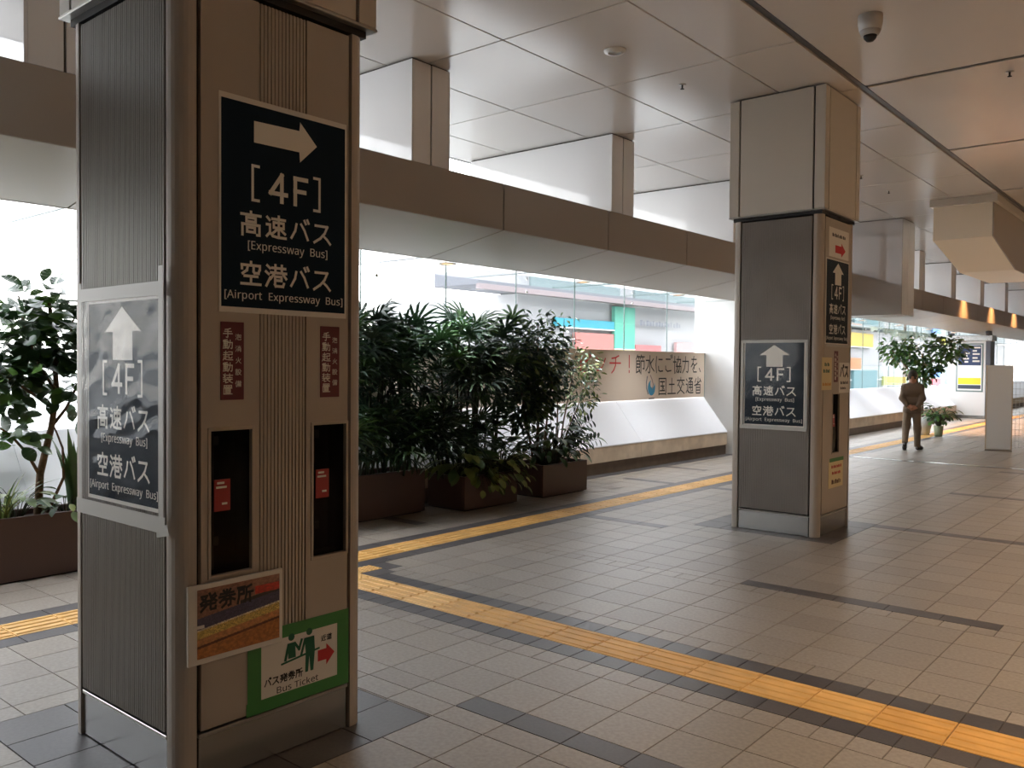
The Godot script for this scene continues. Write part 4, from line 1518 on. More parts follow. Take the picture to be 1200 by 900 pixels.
func build_planters() -> void:
	planter("dark brown planter box left of the near pillar", 1.1, 2.95, -6.53, -6.91, 0.46)
	planter("dark brown planter box just right of the near pillar", 4.7, 6.34, -6.53, -6.91, 0.46)
	planter("dark brown planter box in the middle, under drooping leaves", 6.60, 7.47, -6.2, -6.76, 0.37)
	planter("dark brown planter box at the right end of the planting", 7.89, 8.78, -6.16, -6.72, 0.385)
	rubber_tree()
	var low := [M.low_a, M.low_b, M.palm_b]
	broad_plant("ground_plant", "leafy ground plant under the round-leaved tree", "plant", Vector3(2.42, 0.41, -6.68), 26, 0.13, 0.06, 0.28, low, 101)
	blade_plant("spider_plant", "arching blade-leaved plant at the left planter's near end", "plant", Vector3(2.30, 0.41, -6.64), 26, 0.4, 0.022, [M.leaf_a, M.low_b], 102, 1.2)
	blade_plant("snake_plant", "upright sword-leaved plant beside the round-leaved tree", "plant", Vector3(2.84, 0.41, -6.72), 22, 0.72, 0.055, [M.leaf_a, M.palm_b], 103, 0.25)
	broad_plant("ground_plant", "small leafy plant at the foot of the sword-leaved plant", "plant", Vector3(2.74, 0.41, -6.64), 20, 0.10, 0.05, 0.2, low, 104)
	lady_palm("tall lady palm nearest the near pillar", Vector3(5.55, 0.41, -6.72), 8, 1.42, 0.42, 201)
	lady_palm("tall lady palm second from the near pillar", Vector3(6.02, 0.41, -6.70), 9, 1.45, 0.42, 202)
	lady_palm("lady palm with the highest fan leaves, above the middle planter gap", Vector3(6.30, 0.41, -6.76), 6, 1.76, 0.26, 203)
	lady_palm("lady palm rising from the middle planter", Vector3(6.85, 0.33, -6.52), 9, 1.58, 0.40, 204)
	lady_palm("lady palm at the middle planter's right half", Vector3(7.25, 0.33, -6.52), 8, 1.58, 0.40, 205)
	lady_palm("short lady palm filling the space beside the near pillar", Vector3(5.45, 0.41, -6.60), 6, 0.5, 0.4, 206)
	lady_palm("short lady palm in front of the tall canes", Vector3(6.05, 0.41, -6.62), 6, 0.5, 0.45, 207)
	lady_palm("short lady palm behind the drooping leaves", Vector3(6.75, 0.33, -6.5), 6, 0.5, 0.4, 208)
	broad_plant("peace_lily", "broad-leaved plant drooping over the middle planter's left corner", "plant", Vector3(6.72, 0.33, -6.36), 34, 0.26, 0.11, 0.36, low, 301)
	broad_plant("pothos", "pale green trailing plant over the middle planter's right corner", "plant", Vector3(7.25, 0.36, -6.25), 110, 0.11, 0.07, 0.34, [M.low_a, M.low_b, M.low_b], 302, 0.7, true)
	broad_plant("pothos", "pale green trailing plant in the middle of the middle planter's front edge", "plant", Vector3(6.92, 0.36, -6.24), 70, 0.11, 0.07, 0.30, [M.low_a, M.low_b], 306, 0.7, true)
	broad_plant("pothos", "dark leafy plant between middle and right planters", "plant", Vector3(7.42, 0.33, -6.42), 50, 0.14, 0.07, 0.45, [M.low_a, M.palm_a], 303, 0.45)
	bush("weeping_fig", "dense small-leaved shrub in the right planter", "shrub", Vector3(8.15, 0.34, -6.46),
		[[[0, 0, 0], [0.02, 0.6, 0], [-0.02, 1.2, 0.02], [0.0, 1.7, 0.0], 0.022], [[0.06, 0, 0.03], [0.2, 0.6, 0], [0.32, 1.2, 0], 0.016], [[-0.05, 0, 0], [-0.25, 0.7, 0], [-0.38, 1.25, 0], 0.016]],
		[[0.0, 1.45, 0, 0.42, 0.42, 0.26], [-0.32, 1.3, 0, 0.36, 0.42, 0.25], [0.22, 1.2, 0, 0.34, 0.42, 0.25], [0.0, 0.9, 0, 0.40, 0.34, 0.24], [-0.28, 0.75, 0, 0.3, 0.3, 0.22]], 2700, 0.09, 0.044, [M.palm_a, M.palm_c, M.low_a], 401)
	bush("loose_shrub", "loose willow-leaved shrub leaning right over the right planter", "shrub", Vector3(8.55, 0.34, -6.44),
		[[[0, 0, 0], [0.1, 0.5, 0], [0.26, 1.0, 0], [0.36, 1.4, 0], 0.013], [[0, 0, 0.02], [0.2, 0.4, 0], [0.48, 0.8, 0], [0.70, 1.15, 0], 0.011], [[-0.03, 0, 0], [-0.02, 0.8, 0], [0.08, 1.45, 0], [0.1, 1.8, 0], 0.011]],
		[[0.3, 1.15, 0, 0.3, 0.4, 0.2], [0.55, 0.92, 0, 0.3, 0.28, 0.2], [0.1, 1.5, 0, 0.25, 0.42, 0.18], [0.62, 1.2, 0, 0.2, 0.25, 0.16], [0.4, 0.75, 0, 0.34, 0.2, 0.2]], 520, 0.085, 0.028, [M.low_a, M.low_b, M.palm_a], 402)
	broad_plant("ground_plant", "leafy plant covering the right planter's soil", "plant", Vector3(8.15, 0.34, -6.34), 90, 0.16, 0.07, 0.6, [M.low_a, M.palm_a, M.palm_b], 304)
	broad_plant("ground_plant", "leafy plant at the right planter's back", "plant", Vector3(8.45, 0.34, -6.42), 90, 0.17, 0.06, 0.68, [M.palm_a, M.palm_b], 305, 0.6)
	frond_plant("zz_plant", "arching plant with paired leaflets at the right planter's end", "plant", Vector3(8.66, 0.34, -6.36), [[0.42, 0.52, 0.05], [0.5, 0.28, 0.1], [0.22, 0.55, 0.0], [0.3, 0.4, -0.1], [0.05, 0.5, 0.1]], 305)


# ---------------------------------------------------------------- far end
func build_far_end() -> void:
	# bulkhead under an escalator, hanging from the ceiling
	var b := struct_node("trim_17", "cream bulkhead with sloping underside hanging from the ceiling", "bulkhead")
	var st := new_st()
	prism_to(st, PackedVector2Array([Vector2(14.2, 4.0), Vector2(14.2, 3.50), Vector2(15.9, 3.16), Vector2(18.2, 3.16), Vector2(18.2, 4.0)]), 2, -3.58, -2.78)
	part("bulkhead_body", done(st), mat(col(236, 224, 204), 0.4), b)
	st = new_st()
	prism_to(st, PackedVector2Array([Vector2(14.2, 4.0), Vector2(14.2, 3.50), Vector2(15.9, 3.16), Vector2(18.2, 3.16), Vector2(18.2, 4.0)]), 2, -2.775, -2.76)
	part("side_cladding", done(st), M.fascia, b)
	box("ledge", Vector3(14.12, 4.0, -3.62), Vector3(18.2, 4.108, -2.70), M.upper, b, 0.004)
	# free-standing board
	var s := thing("sign_board", "tall plain white free-standing board right of the walking man", "board", Vector3(18.43, 0, -3.43), -1.38)
	box("board", Vector3(-0.21, 0.03, -0.03), Vector3(0.21, 1.62, 0.03), M.wall_white, s, 0.006)
	box("edge_frame", Vector3(-0.225, 0.03, -0.034), Vector3(-0.205, 1.625, 0.034), M.beige, s, 0.003)
	box("edge_frame", Vector3(0.205, 0.03, -0.034), Vector3(0.225, 1.625, 0.034), M.beige, s, 0.003)
	box("foot", Vector3(-0.225, 0.0, -0.15), Vector3(0.225, 0.03, 0.15), M.steel, s, 0.004)
	# wire grid stand
	var g := thing("wire_rack", "white wire grid rack at the right edge behind the board", "rack", Vector3(18.5, 0, -2.98), -1.38)
	for i in 9:
		part("upright_wire", tube([Vector3(-0.24 + 0.06 * i, 0.04, 0), Vector3(-0.24 + 0.06 * i, 1.3, 0)], [0.003, 0.003], 5), M.wall_white, g)
	for i in 12:
		part("cross_wire", tube([Vector3(-0.24, 0.08 + 0.11 * i, 0.005), Vector3(0.24, 0.08 + 0.11 * i, 0.005)], [0.003, 0.003], 5), M.wall_white, g)
	for sx in [-0.25, 0.25]:
		part("frame_post", tube([Vector3(sx, 0.0, 0), Vector3(sx, 1.32, 0)], [0.011, 0.011], 8), M.steel, g)
		part("foot", box_mesh(Vector3(0.03, 0.02, 0.3), 0.004), M.steel, g, Vector3(sx, 0.01, 0))
	# information booth by the far doors
	var k := thing("information_booth", "white booth with arched top and a dark blue and yellow poster", "booth", Vector3(29.6, 0, -6.45))
	box("side_wall", Vector3(0.0, 0.0, -0.52), Vector3(0.5, 2.40, 0.56), M.wall_white, k, 0.01)
	box("corner_post", Vector3(-0.06, 0.0, 0.56), Vector3(0.5, 2.55, 0.70), M.channel, k, 0.01)
	box("lintel", Vector3(-0.08, 2.40, -0.56), Vector3(0.55, 2.58, 0.74), M.kick, k, 0.01)
	box("plinth", Vector3(-0.03, 0.0, -0.54), Vector3(0.0, 0.10, 0.56), M.kick, k, 0.004)
	var ar := new_st()
	var op := PackedVector2Array()
	for i in 13:
		var a := PI * i / 12.0
		op.append(Vector2(0.05 + 0.58 * cos(a), 2.58 + 0.62 * sin(a)))
	for i in 13:
		var a := PI - PI * i / 12.0
		op.append(Vector2(0.05 + 0.50 * cos(a), 2.58 + 0.52 * sin(a)))
	prism_to(ar, op, 0, 0.0, 0.5)
	part("arch_frame", done(ar), M.channel, k)
	var pp := thing("booth_poster", "poster with dark blue panel and yellow band on the far booth", "poster", Vector3(29.6, 1.58, -6.34), -PI / 2)
	part("sheet", box_mesh(Vector3(0.76, 1.5, 0.01), 0.003), M.seal, pp, Vector3(0, 0, 0.006))
	part("print_white", box_mesh(Vector3(0.68, 1.42, 0.004)), mat(col(240, 242, 240), 0.4), pp, Vector3(0, 0, 0.013))
	part("print_blue", box_mesh(Vector3(0.64, 0.62, 0.002)), mat(col(40, 58, 96), 0.4), pp, Vector3(0, 0.38, 0.016))
	part("print_yellow", box_mesh(Vector3(0.64, 0.20, 0.002)), mat(col(238, 222, 50), 0.4), pp, Vector3(0, -0.42, 0.016))
	part("print_base", box_mesh(Vector3(0.64, 0.12, 0.002)), mat(col(60, 70, 84), 0.4), pp, Vector3(0, -0.60, 0.016))
	for q in [[0.1, 0.62, 0.22], [0.1, 0.52, 0.12], [0.1, 0.42, 0.2], [0.1, 0.30, 0.14], [0.1, 0.20, 0.2], [-0.12, 0.44, 0.14], [-0.14, 0.36, 0.1], [-0.16, 0.28, 0.16], [-0.12, 0.18, 0.1]]:
		part("printed_line", box_mesh(Vector3(q[2], 0.05, 0.001)), M.ink_white, pp, Vector3(q[0] + q[2] * 0.5 - 0.02, q[1], 0.0175))
	# potted tree and small plant by the far wall
	var pot := thing("plant_pot", "white round pot holding the tree beyond the walking man", "pot", Vector3(21.6, 0, -5.62))
	part("pot_body", lathe([[0.0, 0.0], [0.17, 0.0], [0.21, 0.2], [0.24, 0.42], [0.21, 0.42], [0.19, 0.36], [0.0, 0.36]], 20), M.wall_white, pot)
	part("soil", lathe([[0.0, 0.36], [0.19, 0.36], [0.0, 0.375]], 16), M.soil, pot)
	bush("fig_tree", "potted tree with wide leafy crown behind the walking man", "tree", Vector3(21.6, 0.376, -5.62),
		[[[0, 0, 0], [0.02, 0.5, 0.0], [0.0, 1.0, 0.02], [0.0, 1.5, 0.0], 0.04], [[0, 0.8, 0], [0.25, 1.2, 0.3], [0.3, 1.5, 0.5], 0.02], [[0, 0.7, 0], [-0.2, 1.2, -0.3], [-0.3, 1.6, -0.6], 0.02]],
		[[0, 1.5, 0, 0.6, 0.42, 0.7], [0.1, 1.62, 0.5, 0.45, 0.3, 0.42], [-0.1, 1.58, -0.5, 0.45, 0.32, 0.42], [0, 1.15, 0.0, 0.36, 0.3, 0.36]], 1100, 0.13, 0.075, [M.leaf_a, M.leaf_b, M.leaf_c], 501)
	var pot2 := thing("plant_pot", "small pot right of the walking man", "pot", Vector3(21.3, 0, -5.18))
	part("pot_body", lathe([[0.0, 0.0], [0.08, 0.0], [0.11, 0.24], [0.095, 0.24], [0.085, 0.22], [0.0, 0.22]], 18), mat(col(150, 160, 128), 0.6), pot2)
	broad_plant("leafy_plant", "drooping leafy plant right of the walking man", "plant", Vector3(21.3, 0.22, -5.18), 110, 0.16, 0.07, 0.56, [M.leaf_a, M.leaf_b, M.palm_a], 502, 0.5)
	# metal joint cover across the floor
	var jc := thing("floor_joint_cover", "thin metal joint cover crossing the floor before the walking man", "floor cover", Vector3(15.25, 0, -3.2))
	box("plate", Vector3(-0.06, 0.0, -1.9), Vector3(0.06, 0.004, 3.5), M.kick, jc, 0.001)
	box("edge", Vector3(-0.075, 0.0, -1.9), Vector3(-0.06, 0.003, 3.5), M.black, jc)


# ---------------------------------------------------------------- the walking man
# bones: [from, to, radius from, radius to]; joined smoothly on a grid and meshed as surface nets
func flesh(st: SurfaceTool, bones: Array, cell: float, k: float, cut_below := -99.0, cut_above := 99.0) -> void:
	var lo := Vector3.ONE * 99.0
	var hi := -lo
	for b in bones:
		var r: float = maxf(b[2], b[3])
		for p in [b[0], b[1]]:
			lo = lo.min(p - Vector3.ONE * (r + 5.0 * cell))
			hi = hi.max(p + Vector3.ONE * (r + 5.0 * cell))
	var nx := int((hi.x - lo.x) / cell) + 2
	var ny := int((hi.y - lo.y) / cell) + 2
	var nz := int((hi.z - lo.z) / cell) + 2
	var f := PackedFloat32Array()
	f.resize(nx * ny * nz)
	for b in bones:
		var a: Vector3 = b[0]
		var e: Vector3 = b[1]
		var ra: float = b[2]
		var rb: float = b[3]
		var m := maxf(ra, rb) + 4.0 * cell + 1.5 / k
		var l0 := ((a.min(e) - Vector3.ONE * m - lo) / cell)
		var h0 := ((a.max(e) + Vector3.ONE * m - lo) / cell)
		var d := e - a
		var dd := maxf(d.dot(d), 1e-9)
		for z in range(maxi(0, int(l0.z)), mini(nz, int(h0.z) + 1)):
			for y in range(maxi(0, int(l0.y)), mini(ny, int(h0.y) + 1)):
				for x in range(maxi(0, int(l0.x)), mini(nx, int(h0.x) + 1)):
					var p := lo + Vector3(x, y, z) * cell
					var t := clampf((p - a).dot(d) / dd, 0.0, 1.0)
					var dist := (p - a - d * t).length() - lerpf(ra, rb, t)
					f[(z * ny + y) * nx + x] += exp(-k * dist)
	for z in nz:
		for y in ny:
			var py := lo.y + y * cell
			for x in nx:
				var i := (z * ny + y) * nx + x
				var v: float = -log(maxf(f[i], 1e-20)) / k
				v = maxf(v, maxf(cut_below - py, py - cut_above))
				f[i] = v
	var id := {}
	var verts := PackedVector3Array()
	var sx := 1
	var sy := nx
	var sz := nx * ny
	for z in nz - 1:
		for y in ny - 1:
			for x in nx - 1:
				var i := (z * ny + y) * nx + x
				var mask := 0
				var vals := [f[i], f[i + sx], f[i + sy], f[i + sx + sy], f[i + sz], f[i + sx + sz], f[i + sy + sz], f[i + sx + sy + sz]]
				for c in 8:
					if vals[c] < 0.0:
						mask += 1
				if mask == 0 or mask == 8:
					continue
				var acc := Vector3.ZERO
				var n := 0
				for e in [[0, 1], [2, 3], [4, 5], [6, 7], [0, 2], [1, 3], [4, 6], [5, 7], [0, 4], [1, 5], [2, 6], [3, 7]]:
					var va: float = vals[e[0]]
					var vb: float = vals[e[1]]
					if (va < 0.0) != (vb < 0.0):
						var t := va / (va - vb)
						var pa := Vector3(e[0] & 1, (e[0] >> 1) & 1, (e[0] >> 2) & 1)
						var pb := Vector3(e[1] & 1, (e[1] >> 1) & 1, (e[1] >> 2) & 1)
						acc += pa.lerp(pb, t)
						n += 1
				id[i] = verts.size()
				verts.append(lo + (Vector3(x, y, z) + acc / n) * cell)
	st.set_smooth_group(0)
	for i in id:
		var x: int = i % nx
		var y: int = (i / nx) % ny
		var z: int = i / (nx * ny)
		for ax in 3:
			var s1: int = [sx, sy, sz][ax]
			var s2: int = [sy, sz, sx][ax]
			var s3: int = [sz, sx, sy][ax]
			if [y, z, x][ax] < 1 or [z, x, y][ax] < 1:
				continue
			if (f[i] < 0.0) == (f[i + s1] < 0.0):
				continue
			if not (id.has(i - s2) and id.has(i - s3) and id.has(i - s2 - s3)):
				continue
			var out := Vector3.ZERO
			out[ax] = 1.0 if f[i] < 0.0 else -1.0
			quad_to(st, verts[id[i]], verts[id[i - s2]], verts[id[i - s2 - s3]], verts[id[i - s3]], out)


func build_person() -> void:
	var o := thing("person", "man in a brown suit walking away with hands clasped behind his back", "person", Vector3(17.33, 0, -4.68), -1.305)
	var V := func(x: float, y: float, z: float) -> Vector3: return Vector3(x, y, z)
	# local axes: x right, y up, -z the way he walks
	var hip_l := Vector3(-0.07, 0.79, 0.0)
	var hip_r := Vector3(0.07, 0.79, -0.01)
	var knee_l := Vector3(-0.10, 0.43, 0.02)
	var knee_r := Vector3(0.095, 0.42, -0.10)
	var ank_l := Vector3(-0.115, 0.15, 0.20)
	var ank_r := Vector3(0.10, 0.085, -0.08)
	var toe_l := Vector3(-0.12, 0.03, 0.12)
	var toe_r := Vector3(0.17, 0.032, -0.23)
	var waist := Vector3(0, 0.92, 0.0)
	var chest := Vector3(0, 1.12, -0.015)
	var neck := Vector3(0, 1.27, -0.035)
	var head := Vector3(0, 1.41, -0.06)
	var sh_l := Vector3(-0.136, 1.185, -0.01)
	var sh_r := Vector3(0.136, 1.185, -0.01)
	var el_l := Vector3(-0.178, 0.985, 0.075)
	var el_r := Vector3(0.178, 0.985, 0.075)
	var wr_l := Vector3(-0.075, 0.83, 0.165)
	var wr_r := Vector3(0.075, 0.82, 0.175)
	var body := [
		[head + V.call(0, 0.01, 0.015), head + V.call(0, 0.03, -0.02), 0.078, 0.076], [head + V.call(0, -0.06, -0.03), head + V.call(0, -0.02, -0.01), 0.055, 0.07],
		[neck, head + V.call(0, -0.05, 0.02), 0.052, 0.05], [chest, neck, 0.07, 0.05],
		[Vector3(-0.04, 1.12, -0.01), Vector3(0.04, 1.12, -0.01), 0.06, 0.06], [Vector3(-0.035, 0.92, 0), Vector3(0.035, 0.92, 0), 0.06, 0.06],
		[sh_l, sh_r, 0.034, 0.034], [chest, waist, 0.06, 0.06], [waist, V.call(0, 0.80, 0), 0.06, 0.06],
		[hip_l, knee_l, 0.06, 0.044], [knee_l, ank_l, 0.044, 0.03], [hip_r, knee_r, 0.06, 0.044], [knee_r, ank_r, 0.044, 0.03],
		[ank_l, toe_l, 0.033, 0.024], [ank_r, toe_r, 0.033, 0.024],
		[sh_l, el_l, 0.034, 0.027], [el_l, wr_l, 0.027, 0.022], [sh_r, el_r, 0.034, 0.027], [el_r, wr_r, 0.027, 0.022]]
	var st := new_st()
	flesh(st, body, 0.014, 60.0)
	# head details and hands on finer grids
	flesh(st, [[head + V.call(0, 0.012, 0.012), head + V.call(0, 0.03, -0.02), 0.079, 0.077], [head + V.call(0, -0.065, -0.045), head + V.call(0, -0.02, -0.01), 0.045, 0.07],
		[head + V.call(0, 0.0, -0.098), head + V.call(0, -0.025, -0.112), 0.009, 0.013], [head + V.call(-0.03, 0.012, -0.088), head + V.call(-0.03, 0.012, -0.09), 0.012, 0.012], [head + V.call(0.03, 0.012, -0.088), head + V.call(0.03, 0.012, -0.09), 0.012, 0.012],
		[head + V.call(-0.022, -0.055, -0.09), head + V.call(0.022, -0.055, -0.09), 0.01, 0.01],
		[head + V.call(-0.08, 0.018, 0.005), head + V.call(-0.082, -0.018, 0.0), 0.013, 0.009], [head + V.call(0.08, 0.018, 0.005), head + V.call(0.082, -0.018, 0.0), 0.013, 0.009]], 0.006, 160.0)
	for s in [-1.0, 1.0]:
		var w: Vector3 = wr_l if s < 0.0 else wr_r
		var across := Vector3(-s, -0.35, 0.1).normalized()
		var palm := w + across * 0.055
		var bones := [[w, palm, 0.022, 0.024], [w + Vector3(0, 0.012, 0), palm + Vector3(0, 0.016, 0), 0.016, 0.018], [w + Vector3(0, -0.012, 0), palm + Vector3(0, -0.02, 0), 0.016, 0.016]]
		for i in 4:
			var root := palm + Vector3(0, 0.026 - 0.017 * i, 0.004)
			var l: float = [0.034, 0.039, 0.036, 0.028][i]
			var j1 := root + across * l + Vector3(0, 0, 0.008)
			var j2 := j1 + (across * 0.5 + Vector3(0, -0.2, -0.7 if s < 0.0 else 0.5)).normalized() * l * 0.8
			bones.append([root, j1, 0.0088, 0.0082])
			bones.append([j1, j2, 0.0082, 0.0072])
		var tr := w + across * 0.02 + Vector3(0, 0.02, 0)
		var tj := tr + across * 0.025 + Vector3(0, 0.026, 0.006)
		bones.append([tr, tj, 0.011, 0.0095])
		bones.append([tj, tj + across * 0.026 + Vector3(0, 0.004, 0.004), 0.0095, 0.008])
		flesh(st, bones, 0.0035, 320.0)
	part("body", done(st), mat(col(176, 128, 102), 0.55), o)
	var suit := textured(mat(col(130, 112, 94), 0.85), noise_tex(0.2, Color(0.85, 0.85, 0.85), Color(1, 1, 1), 15), 3.0)
	var g := 0.015
	st = new_st()
	flesh(st, [[Vector3(-0.055, 1.10, 0.0), Vector3(0.055, 1.10, 0.0), 0.085 + g, 0.085 + g], [Vector3(-0.05, 0.92, 0.0), Vector3(0.05, 0.92, 0.0), 0.088 + g, 0.088 + g], [Vector3(-0.055, 0.75, 0.0), Vector3(0.055, 0.75, 0.0), 0.092 + g, 0.092 + g],
		[sh_l, sh_r, 0.044 + g, 0.044 + g], [chest + Vector3(0, 0.0, 0), neck + Vector3(0, -0.01, 0.0), 0.09, 0.055], [sh_l, neck + Vector3(-0.02, -0.01, 0), 0.045, 0.04], [sh_r, neck + Vector3(0.02, -0.01, 0), 0.045, 0.04],
		[sh_l, el_l, 0.043 + g, 0.034 + g], [el_l, wr_l + Vector3(-0.02, 0.022, -0.01), 0.033 + g, 0.025 + g], [sh_r, el_r, 0.043 + g, 0.034 + g], [el_r, wr_r + Vector3(0.02, 0.022, -0.01), 0.033 + g, 0.025 + g]], 0.012, 70.0, 0.70)
	part("jacket", done(st), suit, o)
	st = new_st()
	flesh(st, [[Vector3(-0.05, 0.80, 0), Vector3(0.05, 0.80, 0), 0.085, 0.085], [hip_l, knee_l, 0.07 + g, 0.052 + g], [knee_l, ank_l + Vector3(0, 0.02, -0.01), 0.05 + g, 0.038 + g], [hip_r, knee_r, 0.07 + g, 0.052 + g], [knee_r, ank_r + Vector3(0, -0.01, 0), 0.05 + g, 0.04 + g]], 0.012, 70.0, 0.055, 0.86)
	part("trousers", done(st), textured(mat(col(146, 128, 108), 0.85), noise_tex(0.2, Color(0.85, 0.85, 0.85), Color(1, 1, 1), 16), 3.0), o)
	var shoe := mat(col(36, 28, 24), 0.35)
	for q in [[ank_l, toe_l, Vector3(0, -0.035, 0.045)], [ank_r, toe_r, Vector3(0, -0.045, 0.03)]]:
		var a: Vector3 = q[0]
		var t: Vector3 = q[1]
		var heel: Vector3 = a + q[2]
		st = new_st()
		flesh(st, [[heel, t, 0.036, 0.032], [a, a.lerp(t, 0.5), 0.04, 0.036], [heel.lerp(t, 0.6), t, 0.04, 0.034]], 0.007, 160.0, 0.001)
		part("shoe", done(st), shoe, o)
	st = new_st()
	flesh(st, [[head + V.call(0, 0.028, 0.022), head + V.call(0, 0.04, -0.02), 0.080, 0.076], [head + V.call(-0.032, -0.02, 0.04), head + V.call(0.032, -0.02, 0.04), 0.046, 0.046], [head + V.call(-0.02, -0.055, 0.045), head + V.call(0.02, -0.055, 0.045), 0.03, 0.03]], 0.007, 140.0)
	part("hair", done(st), mat(col(70, 64, 58), 0.7), o)


# ---------------------------------------------------------------- outside
func build_outside() -> void:
	var d := thing("outdoor_deck", "pale pavement outside the glass front", "pavement")
	box("deck_slab", Vector3(-40, -0.4, -60), Vector3(160, -0.06, -7.65), mat(col(196, 196, 194), 0.8), d)
	var z := -15.2
	var b := thing("shop_building", "white shop building across the street seen through the glass", "building", Vector3(45, -0.05, z))
	box("wall", Vector3(-26.5, 0, -6), Vector3(40, 3.6, -0.2), mat(col(166, 166, 168), 0.7), b)
	box("canopy", Vector3(-29, 3.62, -1.0), Vector3(-14.5, 4.0, 0.6), mat(col(96, 98, 106), 0.6), b, 0.02)
	box("canopy_edge", Vector3(-29, 3.52, 0.5), Vector3(-14.5, 3.66, 0.62), mat(col(128, 116, 118), 0.6), b, 0.01)
	box("roof_canopy", Vector3(-14.4, 3.7, -6.0), Vector3(40, 4.0, 0.3), mat(col(140, 148, 150), 0.6), b, 0.02)
	for i in 12:
		var x := -26.0 + 5.5 * i
		var wn := box("shop_window", Vector3(x, 0.2, -0.2), Vector3(x + 4.6, 1.7, -0.12), mat(col(120, 140, 142), 0.2), b, 0.01)
		box("window_rail", Vector3(-2.3, -0.03, 0.04), Vector3(2.3, 0.03, 0.08), M.wall_white, wn)
	var signs := [
		["cyan band sign on the shop across the street", -25.0, 2.74, -21.93, 3.0, col(60, 200, 226)],
		["salmon pink sign panel left of the green sign across the street", -24.0, 1.95, -21.95, 2.6, col(250, 150, 140)],
		["tall green sign panel across the street", -21.9, 2.15, -20.7, 3.5, col(110, 226, 196)],
		["small yellow sign under the green sign across the street", -21.9, 1.9, -20.7, 2.12, col(250, 226, 90)],
		["pink sign panel right of the green sign across the street", -20.65, 1.95, -19.0, 2.3, col(248, 140, 140)],
		["pale pink sign near the end of the first glass", -17.9, 1.95, -16.4, 2.45, col(250, 190, 190)],
		["yellow sign seen just right of the farther pillar", -2.2, 2.7, 3.6, 3.42, col(252, 216, 60)],
		["orange poster under the yellow sign outside", -2.2, 1.5, 1.7, 2.1, col(248, 160, 90)],
		["teal display under the orange poster outside", 0.6, 0.4, 4.4, 1.45, col(120, 180, 190)],
		["yellow-green display behind the potted tree outside", 5.6, 0.6, 9.0, 1.1, col(214, 226, 110)],
		["blue sign right of the potted tree outside", 15.6, 0.95, 17.8, 1.5, col(90, 150, 230)],
		["red sign right of the potted tree outside", 15.8, 0.4, 17.8, 0.92, col(240, 110, 120)],
		["pale yellow sign above the far booth outside", 18.3, 3.1, 23.2, 3.6, col(240, 236, 90)]]
	for s in signs:
		var o := thing("shop_sign", s[0], "sign", Vector3(45.0 + s[1], s[2] - 0.05, z), 0.0, "shop signs across the street")
		var w: float = s[3] - s[1]
		var h: float = s[4] - s[2]
		box("board", Vector3(0, 0, -0.12), Vector3(w, h, 0.02), mat(s[5].darkened(0.25), 0.6), o, 0.01)
		box("board_frame", Vector3(0, -0.03, -0.1), Vector3(w, 0.0, 0.04), M.wall_white, o)
	var t := thing("shop_lettering", "row of small dark characters above the pink sign across the street", "sign", Vector3(69.6 - 45.0, 2.9, z + 0.02))
	bar_lines(t, [[0.0, 0.0, 2.7, 0.2]], mat(col(120, 124, 134), 0.6), 0.0)
	bush("street_tree", "pale street tree outside above the potted tree", "tree", Vector3(38.0, -0.05, -10.6), [[[0, 0, 0], [0, 2.0, 0], [0.1, 3.2, 0], 0.09]], [[-1.0, 3.6, 0, 2.2, 0.5, 0.8], [1.4, 3.5, 0, 1.8, 0.45, 0.8]], 900, 0.3, 0.2, [leaf_mat(col(150, 160, 140), Color(0.2, 0.22, 0.18))], 601)


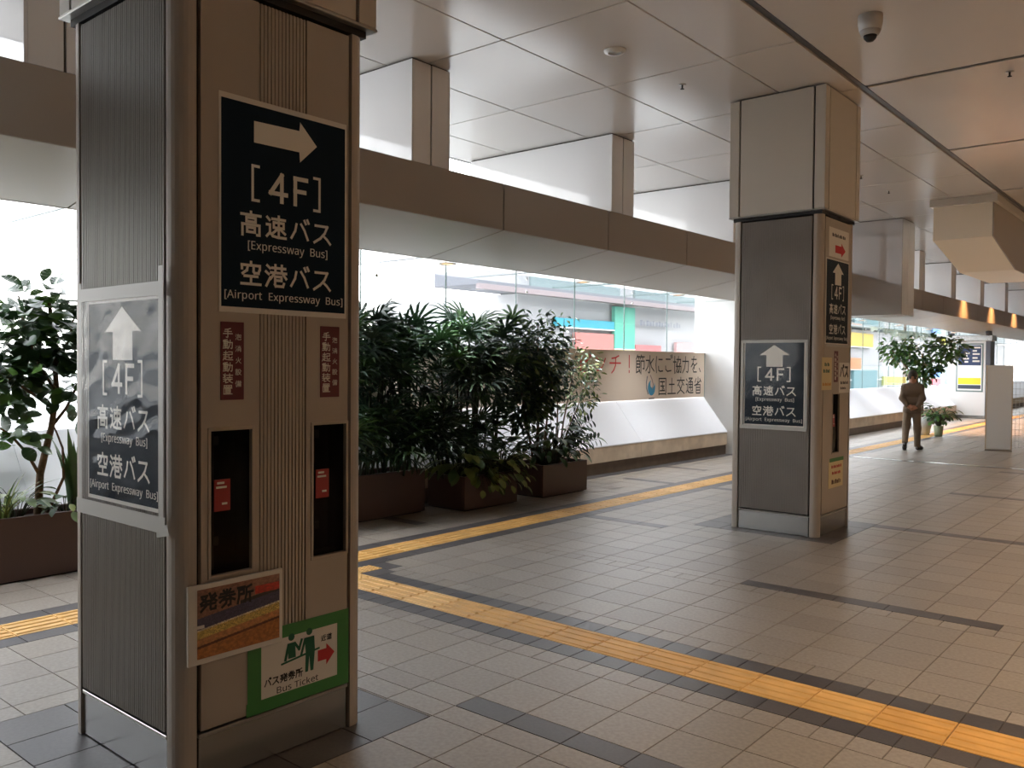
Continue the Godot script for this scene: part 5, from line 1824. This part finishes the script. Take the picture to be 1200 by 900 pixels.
# ---------------------------------------------------------------- small fittings and lamps
func build_small_fittings() -> void:
	var H := 4.11
	var c := thing("dome_camera", "white dome security camera under the ceiling at upper right", "camera", Vector3(6.47, H, -2.08))
	part("housing", lathe([[0.0, -0.11], [0.075, -0.11], [0.085, -0.06], [0.085, 0.0], [0.0, 0.0]], 24), mat(col(190, 186, 182), 0.4), c)
	part("collar", lathe([[0.0, -0.145], [0.06, -0.145], [0.074, -0.11], [0.0, -0.11]], 24), mat(col(170, 166, 162), 0.4), c)
	part("lens_dome", lathe([[0.0, -0.19], [0.025, -0.184], [0.042, -0.165], [0.047, -0.145], [0.0, -0.145]], 20), M.black, c)
	var dl := thing("ceiling_speaker", "round white fitting in the ceiling between the pillars", "ceiling fitting", Vector3(5.89, H, -3.9))
	part("ring", lathe([[0.0, -0.012], [0.045, -0.012], [0.055, -0.022], [0.085, -0.014], [0.09, 0.0], [0.0, 0.0]], 24), mat(col(226, 224, 220), 0.4), dl)
	var i := 0
	for p in [[6.98, -3.89, "small sprinkler head in the ceiling left of farther pillar"], [11.77, -3.87, "small sprinkler head in the ceiling right of farther pillar"], [8.43, -1.54, "sprinkler head in the ceiling at the right edge"], [13.0, -3.88, "small sprinkler head in the ceiling above the far cross beam"]]:
		var s := thing("sprinkler", p[2], "sprinkler", Vector3(p[0], H, p[1]), 0.0, "ceiling sprinklers")
		part("plate", lathe([[0.0, -0.006], [0.03, -0.006], [0.034, 0.0], [0.0, 0.0]], 16), M.steel, s)
		part("head", lathe([[0.0, -0.045], [0.018, -0.043], [0.018, -0.039], [0.007, -0.036], [0.008, -0.006], [0.0, -0.006]], 12), M.black, s)
	for k in 6:
		downlight(Vector3(1.6 + 2.5 * k, 2.638, -6.48), "neutral downlight under the glass soffit above the planters, %s from the left" % ["first", "second", "third", "fourth", "fifth", "sixth"][k], "downlights under the glass soffit", 5.0, Color(0.97, 0.98, 1.0))
	for k in 5:
		downlight(Vector3(17.5 + 2.8 * k, 2.638, -6.6), "neutral downlight under the glass soffit past the farther pillar, %s one along" % ["first", "second", "third", "fourth", "fifth"][k], "downlights under the far glass soffit", 4.5, Color(0.97, 0.98, 1.0))
	# warm downlights along the far beam, and over the side of the hall behind and right of the viewer
	for p in [[23.9, -4.9, "first"], [27.1, -4.9, "second"], [30.3, -4.9, "third"]]:
		downlight(Vector3(p[0], H, p[1]), "warm downlight washing the far fascia beam, %s from the farther pillar" % p[2], "downlights along the far beam", 42.0, Color(1.0, 0.72, 0.46), 34.0)
	for x in [3.5, 7.5, 11.5, 15.5, 19.5]:
		for z in [1.0, 4.4]:
			downlight(Vector3(x, H, z), "warm downlight over the right side of the hall", "hall downlights out of view", 22.0 if x < 10.0 else 34.0)


func downlight(at: Vector3, label: String, group: String, energy: float, tint := Color(1.0, 0.87, 0.73), angle := 55.0) -> void:
	var o := thing("downlight", label, "lamp", at, 0.0, group)
	part("trim_ring", lathe([[0.06, -0.004], [0.085, -0.012], [0.10, -0.006], [0.10, 0.0], [0.06, 0.0]], 20), M.wall_white, o)
	var e := mat(col(255, 214, 160), 0.5)
	e.emission_enabled = true
	e.emission = col(255, 196, 130)
	e.emission_energy_multiplier = 3.0
	part("lamp_lens", lathe([[0.0, -0.003], [0.06, -0.003], [0.06, 0.0], [0.0, 0.0]], 20), e, o)
	var l := SpotLight3D.new()
	l.name = "lamp_light"
	l.light_color = tint
	l.light_energy = energy
	l.light_size = 0.06
	l.spot_range = 20.0
	l.spot_attenuation = 2.0
	l.spot_angle = angle
	l.shadow_enabled = true
	l.position = Vector3(0, -0.015, 0)
	l.rotation_degrees = Vector3(-90, 0, 0)
	o.add_child(l)
